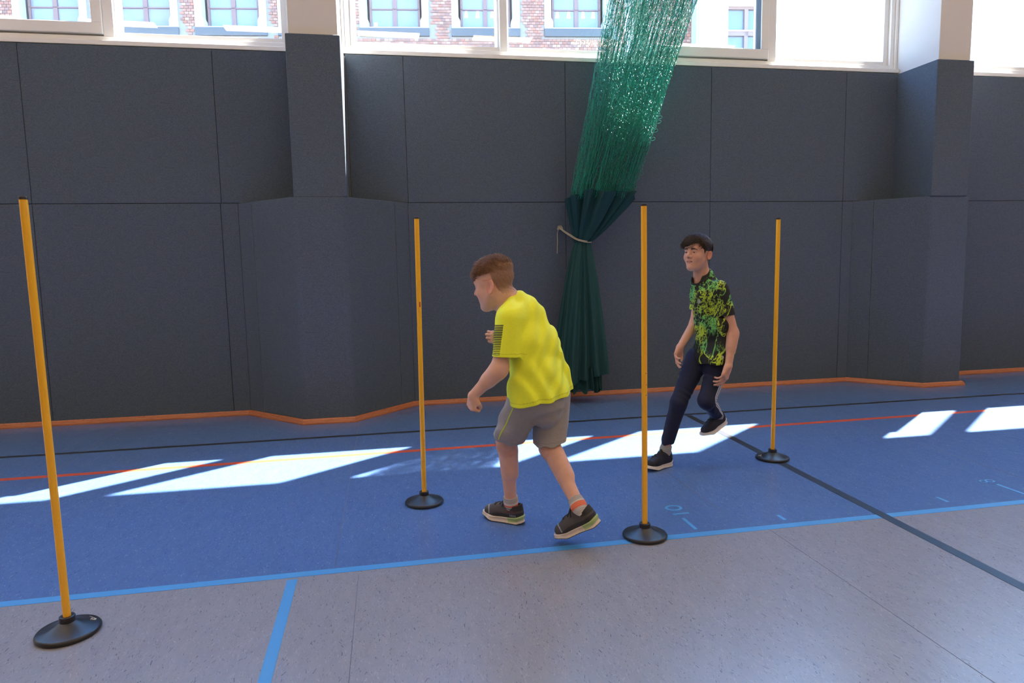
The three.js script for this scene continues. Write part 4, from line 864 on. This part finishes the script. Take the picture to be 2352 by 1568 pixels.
  const shirt = put('shirt', surf(shirtF, sb[0], sb[1], 0.0038, (x, y, z) => { const hem = Math.abs(hemP(x, y, z) + hemW(x, y, z) + 0.02) < 0.0025 || (Math.abs(slP(x, y, z) + 0.016) < 0.002 && lO(x, y, z) > -0.004 && tO(x, y, z) > 0.004); return vmul(yel, (hem ? 0.8 : 1) * (1 + 0.03 * noise3(x * 200, y * 200, z * 200))); }), phys(0xffffff, 0.72, { vertexColors: true, sheen: 0.2, sheenRoughness: 0.5, sheenColor: lin(0.8, 0.85, 0.3) }), undefined, 'neon yellow short-sleeved sports shirt');
  // black dashes down the sleeve
  const outer = (x, y, z) => smin(tO(x, y, z) + fold(x, y, z), lO(x, y, z) + 0.0025 * noise3(x * 25, y * 20, z * 25), 0.028);
  for (let k = 0; k < 18; k++) {
    const t = k / 17, c = vmix([0.492, 1.062, -3.0], [0.487, 0.93, -2.975], t), thick = mix(0.0027, 0.0012, clamp(Math.abs(t - 0.3) * 1.4)), rows = [];
    for (const s of [-1, 0, 1]) { const row = []; for (let j = 0; j <= 6; j++) { const a = mix(-0.6, 0.6, j / 6) + 0.3, ax = [mix(0.55, 0.526, t), c[1] + s * thick + 0.004 * (j / 6), mix(-3.05, -3.035, t)], dir = [-Math.cos(a), 0, Math.sin(a)]; const q = drop(outer, vadd(ax, vmul(dir, 0.2)), vmul(dir, -1), 0.25); row.push(q ?? ax); } rows.push(row); }
    put('sleeve_dash', ribbon(outer, rows, 0.001), blackPrint, shirt);
  }
  // shorts
  const legO = (a, b, ra, rb) => cone(a, vadd(b, vmul(vnorm(vsub(b, a)), 0.06)), ra, rb);
  const pel = cone(W(J.s0, 0.07), W(J.s0, -0.075), 0.094, 0.094), seat = cone(vadd(J.s0, [0.02, -0.04, 0.01]), vadd(J.s0, [0.02, -0.08, 0.0]), 0.098, 0.085);
  const lShO = legO(vadd(J.lhip, [0.0, -0.02, 0]), J.lkn, 0.09, 0.076), rShO = legO(vadd(J.rhip, [0, -0.02, 0.0]), J.rkn, 0.092, 0.08), lShI = legO(vmix(J.lhip, J.lkn, 0.55), J.lkn, 0.074, 0.07), rShI = legO(vmix(J.rhip, J.rkn, 0.55), J.rkn, 0.077, 0.074);
  const lN = vnorm([-0.1, -1, -0.25]), rN = vnorm([0.1, -1, -0.05]), lHem = pl(vadd(J.lkn, [0.02, 0.036, 0.02]), lN), rHem = pl(vadd(J.rkn, [0, 0.028, 0.0]), rN);
  const sFold = (x, y, z) => 0.005 * Math.sin((x * 0.8 + y * 0.9 - z * 0.3) * 70 + 2.5 * noise3(x * 8, y * 8, z * 8)) * sstep(-0.2, 0.6, noise3(x * 6, y * 6 + 5, z * 6)) + 0.003 * noise3(x * 26, y * 20, z * 26);
  const shortsF = (x, y, z) => {
    const w = sFold(x, y, z) * sstep(0.72, 0.62, y), hw = 0.005 * Math.sin(x * 80 + z * 50);
    const l = Math.max(smax(lShO(x, y, z) + w, lHem(x, y, z) + hw, 0.003), -lShI(x, y, z) - w), r = Math.max(smax(rShO(x, y, z) + w, rHem(x, y, z) + hw, 0.003), -rShI(x, y, z) - w);
    const top = smin(pel(x, y, z), seat(x, y, z), 0.03) + w;
    return smin(top, smin(l, r, 0.012), 0.02);
  };
  const shb = boundsOf([J.s0, J.lkn, J.rkn, J.lhip, J.rhip], 0.125); shb[0][1] = Math.min(J.lkn[1], J.rkn[1]) - 0.05; shb[1][1] = 0.84;
  const shorts = put('shorts', surf(shortsF, shb[0], shb[1], 0.0042, (x, y, z) => vmul([0.36, 0.33, 0.3], 1 + 0.08 * noise3(x * 260, y * 260, z * 260) - (Math.abs(lHem(x, y, z) + 0.02) < 0.0022 || Math.abs(rHem(x, y, z) + 0.02) < 0.0022 ? 0.18 : 0))), clothVC, undefined, 'light grey jersey shorts');
  { const rows = [0, 1].map((s) => { const row = []; for (let k = 0; k <= 24; k++) { const t = k / 24, ax = vmix(vadd(J.lhip, [0, -0.01, 0]), vadd(J.lkn, [0, 0.045, 0.02]), t), a = 0.9 + (s - 0.5) * 0.075, dir = [-Math.cos(a), 0, Math.sin(a)]; row.push(drop(shortsF, vadd(ax, vmul(dir, 0.18)), vmul(dir, -1), 0.2) ?? ax); } return row; }); put('piping', ribbon(shortsF, rows, 0.0014), std(lin(0.62, 0.72, 0.03), 0.7, { side: THREE.DoubleSide }), shorts, 'neon yellow side piping'); }
  // socks and shoes
  const sockPaint = (t) => (t < 0.24 ? [0.42, 0.38, 0.35] : t > 0.36 && t < 0.46 ? [0.8, 0.13, 0.05] : t > 0.49 && t < 0.58 ? [0.12, 0.19, 0.17] : t > 0.6 && t < 0.68 ? [0.8, 0.13, 0.05] : [0.62, 0.57, 0.53]);
  sock(put, vmix(J.lkn, J.lank, 0.91), J.lank, vadd(J.lank, [0.008, -0.075, 0]), 0.0345, sockPaint);
  sock(put, vmix(J.rkn, J.rank, 0.88), J.rank, vadd(J.rank, [0.03, -0.06, 0.012]), 0.0345, (t) => (t < 0.22 ? [0.45, 0.41, 0.38] : t < 0.55 && t > 0.3 ? [0.8, 0.2, 0.1] : [0.62, 0.57, 0.53]));
  const dark = [0.03, 0.03, 0.03], grey = [0.075, 0.068, 0.062];
  const opts = (mirror, label) => ({ mirror, sole: 0.03, label, laceColor: [0.012, 0.012, 0.012], laceMat: blackPrint, tab: [0.8, 0.08, 0.05],
    upper: (x, y, z) => (y < 0.052 - 0.02 * sstep(0.12, 0.2, z) + 0.012 * sstep(0.07, 0.0, z) || z > 0.212 ? dark : y > 0.072 && z < 0.055 ? dark : Math.abs(z - 0.196 + 0.5 * Math.abs(x)) < 0.0025 ? [0.4, 0.38, 0.36] : x > 0.015 && Math.abs(y - 0.066 + 0.12 * (z - 0.05)) < 0.0035 && z < 0.095 && z > 0.02 ? [0.12, 0.03, 0.03] : grey),
    soleColor: (x, y, z, t) => (y < 0.0042 ? [0.06, 0.06, 0.058] : z < 0.075 - (t - y) * 0.2 && y > t * 0.45 - z * 0.12 ? [0.38, 0.5, 0.2] : [0.66, 0.56, 0.46]) });
  const dirL = vnorm([-0.78, 0, -0.63]);
  const FL = frameOf([0.652, 0.001, -3.322], [0, 1, 0], dirL), FR = frameOf([0.945, 0.125, -2.935], vnorm([-0.42, 0.86, -0.2]), vnorm([-0.155, -0.118, -0.118]));
  const a = shoe(put, FL, 0.25, opts(1, 'dark grey running shoe with pale sole, flat on the floor'));
  shoe(put, FR, 0.25, opts(-1, 'dark grey running shoe with its heel lifted'));
  // small pale lettering bars on the heel side of the planted shoe
  const uf = inFrame(FL, a.s.upperF);
  for (let k = 0; k < 6; k++) { const rows = [0, 1].map((s) => [0, 1, 2].map((j) => { const z = 0.03 + k * 0.0062 + s * 0.0022, p = FL.at(0.08, 0.041 + j * 0.005 + 0.001 * (k % 2), z); return drop(uf, p, vmul(FL.X, -1), 0.12) ?? p; })); put('heel_lettering', ribbon(uf, rows, 0.0012), std(lin(0.5, 0.5, 0.48), 0.6, { side: THREE.DoubleSide }), a.up); }
}
// ================================================================ the boy in the dark patterned shirt
{
  const J = {
    head: [1.936, 1.388, -4.02], c7: [2.002, 1.275, -4.06], lsh: [2.062, 1.165, -3.95], rsh: [2.05, 1.17, -4.2], lel: [2.135, 0.885, -3.92], lwr: [2.08, 0.682, -3.87], rel: [1.995, 0.93, -4.17], rwr: [1.842, 0.79, -4.06],
    s3: [2.035, 1.135, -4.07], s2: [2.08, 0.93, -4.075], s1: [2.1, 0.79, -4.08], s0: [2.06, 0.69, -4.08], lhip: [2.1, 0.7, -4.02], rhip: [1.995, 0.7, -4.13], rkn: [1.822, 0.433, -4.03], rank: [1.755, 0.115, -4.08], lkn: [1.975, 0.452, -3.95], lank: [2.16, 0.3, -4.15],
  };
  const { g, put } = figure('boy in black and neon green patterned shirt running with one foot lifted', [1.9, 0, -4.08]);
  const skin = [0.64, 0.35, 0.25], hairC = [0.035, 0.025, 0.02];
  const L = vnorm(vsub(J.lsh, J.rsh));
  const H = frameOf(J.head, [0.05, 0.99, -0.02], [-0.86, -0.14, 0.5]), S = 0.99, head = headField(S, { gap: 0.0034, ear: 0.86 }); HEADS.set(H, head.cran);
  const lh = handField(J.lwr, [-0.38, -0.9, 0.05], [0.55, -0.1, 0.82], -1, 1.0, [0.35, 0.42, 0.5, 0.55], { spread: 1.1 });
  const rh = handField(J.rwr, [-0.42, -0.88, 0.2], [-0.55, 0.3, -0.78], 1, 0.9, [0.28, 0.4, 0.5, 0.6], { spread: 2.2 });
  const limb = uni([
    cone(vadd(J.c7, [-0.015, -0.03, 0.005]), H.at(0, -0.04 * S, -0.022 * S), 0.05, 0.046), cone(vadd(J.c7, [-0.03, -0.07, 0.01]), vadd(J.c7, [-0.015, -0.03, 0.005]), 0.042, 0.05),
    cone(vmix(J.lsh, J.lel, 0.3), J.lel, 0.037, 0.032), cone(J.lel, J.lwr, 0.0335, 0.0215), cone(vmix(J.lel, J.lwr, 0.1), vmix(J.lel, J.lwr, 0.45), 0.033, 0.029),
    cone(vmix(J.rsh, J.rel, 0.3), J.rel, 0.037, 0.032), cone(J.rel, J.rwr, 0.0325, 0.0215),
    cone(vmix(J.rkn, J.rank, 0.6), J.rank, 0.033, 0.029), cone(vmix(J.lkn, J.lank, 0.6), J.lank, 0.033, 0.029),
  ], 0.02);
  const headW = inFrame(H, head.f);
  const body = (x, y, z) => { let d = smin(limb(x, y, z), headW(x, y, z), 0.02); d = smin(d, lh.f(x, y, z), 0.012); return smin(d, rh.f(x, y, z), 0.012); };
  const hp = headPaint(S, skin, hairC, { teeth: true, brow: 0.85 }), R = rng(515);
  const paint = (x, y, z) => { const q = H.loc(x, y, z); return vmul(vlen(q) < 0.16 ? hp(...q) : skin, 1 + 0.05 * noise3(x * 60, y * 60, z * 60)); };
  const hb0 = box8(H, [-0.12, -0.22, -0.15], [0.12, 0.13, 0.13], 0.005), pieces = [surf(body, hb0[0], hb0[1], 0.0022, paint)];
  for (const h of [lh, rh]) { const b = boundsOf(h.pts, 0.02); pieces.push(surf(body, b[0], b[1], 0.0024, paint)); }
  for (const pts of [[J.lsh, J.lel, J.lwr], [J.rsh, J.rel, J.rwr], [vmix(J.rkn, J.rank, 0.6), J.rank], [vmix(J.lkn, J.lank, 0.6), J.lank]]) { const b = boundsOf(pts, 0.05); pieces.push(surf(limb, b[0], b[1], 0.0045, paint)); }
  put('body', joinGeo(pieces), skinMat);
  eyes(put, H, S, [0.03, 0.018, 0.01], [-0.1, -0.4, 0.9]);
  // hair: dark, swept across the forehead
  const line = (z, x) => (z > 0.03 ? mix(0.02, 0.05 - (x < 0.02 ? 0.012 * sstep(0.02, -0.02, x) : -0.008), sstep(0.03, 0.062, z)) : z > -0.025 ? (z > 0.012 ? mix(-0.012, 0.02, (z - 0.012) / 0.018) : 0.012) : mix(-0.066, 0.012, sstep(-0.055, -0.025, z)));
  const depth = (h, q) => (h < 0 ? -0.006 : 0.002 + 0.004 * sstep(0, 0.03, h) + 0.008 * sstep(0.02, 0.08, q[1] + 0.3 * Math.max(0, q[2])) + 0.0015 * noise3(q[0] * 110 + q[1] * 40, q[1] * 60, q[2] * 60));
  const hairF = hairField(H, S, line, depth, limb), hb = box8(H, [-0.1, -0.1, -0.13], [0.1, 0.15, 0.11], 0.005);
  const cap = surf(hairF, hb[0], hb[1], 0.0026, (x, y, z) => vmul(hairC, 1 + 0.35 * noise3(x * 260, y * 160, z * 260)));
  const strands = locks(H, S, hairF, 2200, R, (l) => (l[1] > 0.03 - 0.1 * l[2] ? 1 : 0.25), (l, r) => [-0.5 + (r() - 0.5) * 0.4, -0.15 - (l[2] > 0.04 ? 0.5 : 0) - (l[2] < -0.04 ? 0.8 : 0), 0.8 - (l[2] < -0.03 ? 1 : 0)], (l, r) => (l[1] < 0.03 ? 0.008 : 0.02 + 0.012 * r()), 0.0013);
  tint(strands, (x, y, z, i) => vmul(hairC, 0.7 + 0.9 * hash3((i / 18) | 0, 7, 5)));
  cap.deleteAttribute('uv'); strands.deleteAttribute('uv');
  put('hair', joinGeo([cap, strands]), hairMat, undefined, 'short dark brown hair swept over the forehead');
  // shirt with neon green marbling on black
  const W = (p, s) => vadd(p, vmul(L, s)), sl0 = [2.098, 0.995, -3.94], slR = [2.02, 1.02, -4.19];
  const torso = (o) => uni([cone(W(J.s0, 0.085), W(J.s0, -0.085), 0.1 + o, 0.1 + o), cone(W(J.s1, 0.075), W(J.s1, -0.075), 0.094 + o, 0.094 + o), cone(W(J.s2, 0.08), W(J.s2, -0.08), 0.09 + o, 0.09 + o), cone(W(J.s3, 0.095), W(J.s3, -0.095), 0.07 + o, 0.07 + o), cone(J.s0, J.s2, 0.1 + o, 0.098 + o), cone(J.s2, J.s3, 0.1 + o, 0.082 + o), cone(vadd(J.c7, [0.004, -0.035, 0]), J.s3, 0.06 + o, 0.075 + o), cone(vadd(J.c7, [-0.045, -0.07, 0.02]), vadd(J.s3, [-0.05, -0.01, 0.035]), 0.05 + o, 0.07 + o), cone(vadd(J.s0, [0.075, 0.0, -0.02]), vadd(J.s2, [0.04, 0, -0.02]), 0.085 + o, 0.088 + o), cone(vadd(J.s3, [-0.055, -0.02, 0.04]), vadd(J.s2, [-0.05, -0.02, 0.03]), 0.07 + o, 0.072 + o)], 0.045);
  const sleeveL = (o) => cone(vadd(J.lsh, [-0.006, -0.002, 0]), vadd(sl0, [0.01, -0.05, 0]), 0.054 + o, 0.06 + o), sleeveR = (o) => cone(J.rsh, vadd(slR, [0, -0.05, 0]), 0.052 + o, 0.058 + o);
  const tO = torso(0), tI = torso(-0.012), lO = sleeveL(0), lI = sleeveL(-0.006), rO = sleeveR(0), rI = sleeveR(-0.006);
  const neckHole = uni([cone(vadd(J.c7, [-0.02, -0.035, 0.008]), vadd(J.c7, [-0.075, 0.07, 0.02]), 0.048, 0.068), cone(vadd(J.c7, [-0.06, -0.062, 0.035]), vadd(J.c7, [-0.13, 0.02, 0.075]), 0.028, 0.046)], 0.02);
  const pl = (p0, n) => (x, y, z) => (x - p0[0]) * n[0] + (y - p0[1]) * n[1] + (z - p0[2]) * n[2];
  const hemP = pl([2.06, 0.672, -4.08], vnorm([0.06, -1, 0.12])), slP = pl(sl0, vnorm([0.12, -1, 0.05])), srP = pl(slR, [0, -1, 0]);
  const fold = (x, y, z) => 0.0045 * Math.sin((x * 0.7 + y * 0.55 + z * 0.4) * 70 + 2.6 * noise3(x * 8, y * 8, z * 8)) * sstep(-0.1, 0.6, noise3(x * 6 + 2, y * 6, z * 6)) * sstep(1.12, 0.95, y) + 0.003 * noise3(x * 24, y * 18, z * 24);
  const shirtF = (x, y, z) => {
    const w = fold(x, y, z), ls = smax(lO(x, y, z) + 0.003 * noise3(x * 25, y * 20, z * 25), slP(x, y, z), 0.003), rs = Math.max(rO(x, y, z), srP(x, y, z));
    const tt = tO(x, y, z) + w, hm = hemP(x, y, z) + 0.007 * Math.sin(x * 28 + z * 15);
    const trunk = Math.max(smax(tt, hm, 0.003), -(tI(x, y, z) + w)), arms = Math.max(Math.min(ls, rs), -Math.min(lI(x, y, z), rI(x, y, z)));
    return smax(smin(trunk, arms, tt < 0.05 ? 0.022 : 0.001), -neckHole(x, y, z), 0.004);
  };
  const marble = (x, y, z) => {
    const nh = neckHole(x, y, z); if (nh < 0.012 && y > J.c7[1] - 0.1) return [0.012, 0.012, 0.014];
    const u = x * 1 + z * 0.6 + 0.37, v = y + 0.21;
    const fb = (o, f) => { const p = (u * 0.9 - v * 0.35) * f + 0.5 * noise3(u * 12 + o, v * 9, o), q = (v * 0.62 + u * 0.3) * f + 0.5 * noise3(u * 11, v * 10 + o, o + 4); return noise3(p, q, o) + 0.55 * noise3(p * 2.3, q * 2.1, o + 1) + 0.34 * noise3(p * 4.9, q * 4.5, o + 2) + 0.22 * noise3(p * 10, q * 9.4, o + 3); };
    const area = 0.16 + noise3(u * 6 + 3, v * 5, 11) + 0.4 * noise3(u * 17, v * 15, 6), wd = 0.045 + 0.07 * Math.max(0, noise3(u * 14 + 5, v * 11, 17) + 0.3);
    let k = sstep(wd * 1.5, wd * 0.8, Math.abs(fb(1.5, 14))) + sstep(0.1, 0.05, Math.abs(fb(31.5, 24))) * sstep(-0.2, 0.15, area) + 0.9 * sstep(0.12, 0.05, Math.abs(fb(57.5, 40))) * sstep(0.0, 0.3, area) + 0.8 * sstep(0.45, 0.6, noise3(u * 80, v * 80, 2)) * sstep(0.05, 0.3, area);
    const col = vmix([0.16, 0.52, 0.12], [0.48, 0.66, 0.04], sstep(-0.3, 0.3, noise3(u * 12, v * 12, 20)));
    return vmix([0.01, 0.012, 0.012], col, clamp(k));
  };
  const sb = boundsOf([vadd(J.c7, [0, 0.04, 0]), W(J.s0, 0.1), W(J.s0, -0.1), sl0, slR, J.lsh, J.rsh], 0.125);
  const shirt = put('shirt', surf(shirtF, sb[0], sb[1], 0.0027, marble), std(0xffffff, 0.75, { vertexColors: true }), undefined, 'black football shirt with neon green marbled print');
  // small pale emblem on the chest and another near the hem
  for (const [p0, y0, w, n] of [[vadd(J.s3, [-0.22, 0, 0.2]), 1.085, 0.0055, 4], [vadd(J.s0, [-0.02, 0, 0.3]), 0.735, 0.004, 4]]) {
    const dir = p0[1] > 1 ? vnorm([0.74, 0, -0.67]) : vnorm([0.15, 0, -0.98]), side = vnorm(vcross([0, 1, 0], dir));
    const rows = [...Array(n)].map((_, i) => [...Array(n)].map((_, j) => { const p = vadd([p0[0], y0 + (j - 1.5) * w * (1 + 0.3 * i), p0[2]], vmul(side, (i - 1.5) * w)); return drop(shirtF, p, dir, 0.5); }));
    if (rows.flat().every((q) => q)) put('emblem', ribbon(shirtF, rows, 0.0012), std(lin(0.4, 0.44, 0.42), 0.7, { side: THREE.DoubleSide }), shirt, 'small pale emblem');
  }
  // trousers
  const tr = (o) => [cone(J.rhip, J.rkn, 0.076 + o, 0.053 + o), cone(J.rkn, vmix(J.rkn, J.rank, 0.92), 0.052 + o, 0.042 + o), cone(J.lhip, J.lkn, 0.074 + o, 0.053 + o), cone(J.lkn, vmix(J.lkn, J.lank, 0.95), 0.052 + o, 0.04 + o)];
  const hipsF = cone(W(J.s0, 0.065), W(J.s0, -0.065), 0.086, 0.086);
  const tF = (x, y, z) => {
    const [a, b, c, d] = LEG.map((f) => f(x, y, z)), w = 0.0028 * Math.sin(y * 80 + x * 95 - z * 40 + 4 * noise3(x * 9, y * 9, z * 9)) * sstep(0.0, 0.6, noise3(x * 8, y * 8, z * 8)) + 0.003 * noise3(x * 20, y * 16, z * 20);
    const rl = smax(smin(a, b, 0.025), rCut(x, y, z) + 0.006 * Math.sin(x * 60 + z * 40), 0.003), ll = smax(smin(c, d, 0.025), lCut(x, y, z), 0.003);
    return smin(smin(rl, ll, 0.012), hipsF(x, y, z), 0.03) + w * sstep(0.72, 0.6, y);
  };
  const rAx = vnorm(vsub(J.rank, J.rkn)), lAx = vnorm(vsub(J.lank, J.lkn)), rCut = pl(vmix(J.rkn, J.rank, 0.86), vnorm(vadd(rAx, [0.1, 0, 0]))), lCut = pl(vmix(J.lkn, J.lank, 0.88), lAx), LEG = tr(0);
  const tb = boundsOf([J.s0, J.rhip, J.lhip, J.rkn, J.rank, J.lkn, J.lank], 0.11); tb[1][1] = 0.8;
  const trousers = put('trousers', surf(tF, tb[0], tb[1], 0.0042, (x, y, z) => vmul([0.0085, 0.013, 0.04], 1 + 0.15 * noise3(x * 220, y * 220, z * 220))), clothVC, undefined, 'dark navy tracksuit trousers');
  // three white stripes down the outer side of each leg
  const stripes = (hip, kn, ank, out, tEnd) => {
    for (let s = 0; s < 3; s++) {
      const rows = [0, 1, 2].map((e) => { const row = []; for (let k = 0; k <= 46; k++) { const t = (k / 46) * tEnd, ax = t < 1 ? vmix(hip, kn, t) : vmix(kn, ank, t - 1), seg = vnorm(t < 1 ? vsub(kn, hip) : vsub(ank, kn)), side = vnorm(vcross(seg, out)), off = ((s - 1) * 0.0185 + (e - 1) * 0.0054) / 0.075, dir = vnorm(vadd(out, vmul(side, off))); row.push(drop(tF, vadd(ax, vmul(dir, 0.16)), vmul(dir, -1), 0.2) ?? ax); } return row; });
      put('side_stripe', ribbon(tF, rows, 0.0013), std(lin(0.62, 0.64, 0.68), 0.7, { side: THREE.DoubleSide }), trousers);
    }
  };
  stripes(J.lhip, J.lkn, J.lank, vnorm([0.72, 0.15, 0.68]), 1.84);
  stripes(J.rhip, J.rkn, J.rank, vnorm([-0.55, 0, -0.83]), 1.82);
  // socks and shoes
  const ribs = (t) => vmul([0.34, 0.33, 0.31], 1 + 0.18 * Math.sin(t * 60));
  sock(put, vmix(J.rkn, J.rank, 0.9), J.rank, vadd(J.rank, [0.012, -0.07, 0]), 0.0335, ribs);
  sock(put, vmix(J.lkn, J.lank, 0.88), J.lank, vadd(J.lank, [0.014, -0.045, -0.004]), 0.0325, ribs);
  const navy = [0.012, 0.015, 0.03];
  const opts = (mirror, label) => ({ mirror, sole: 0.026, label, laceColor: [0.01, 0.01, 0.012], laceMat: blackPrint, upper: (x, y, z) => navy, soleColor: (x, y, z, t) => (y < 0.003 ? [0.4, 0.38, 0.36] : [0.68, 0.64, 0.6]) });
  shoe(put, frameOf([1.806, 0.001, -4.105], [0.02, 1, 0], vnorm([-0.9, 0, 0.4])), 0.238, opts(-1, 'dark running shoe with white sole, on the floor'));
  shoe(put, frameOf([2.232, 0.245, -4.18], vnorm([-0.3, 0.93, 0.1]), vnorm([-0.84, -0.36, 0.36])), 0.238, opts(1, 'dark running shoe with white sole, lifted off the floor'));
}
renderer.render(scene, camera);
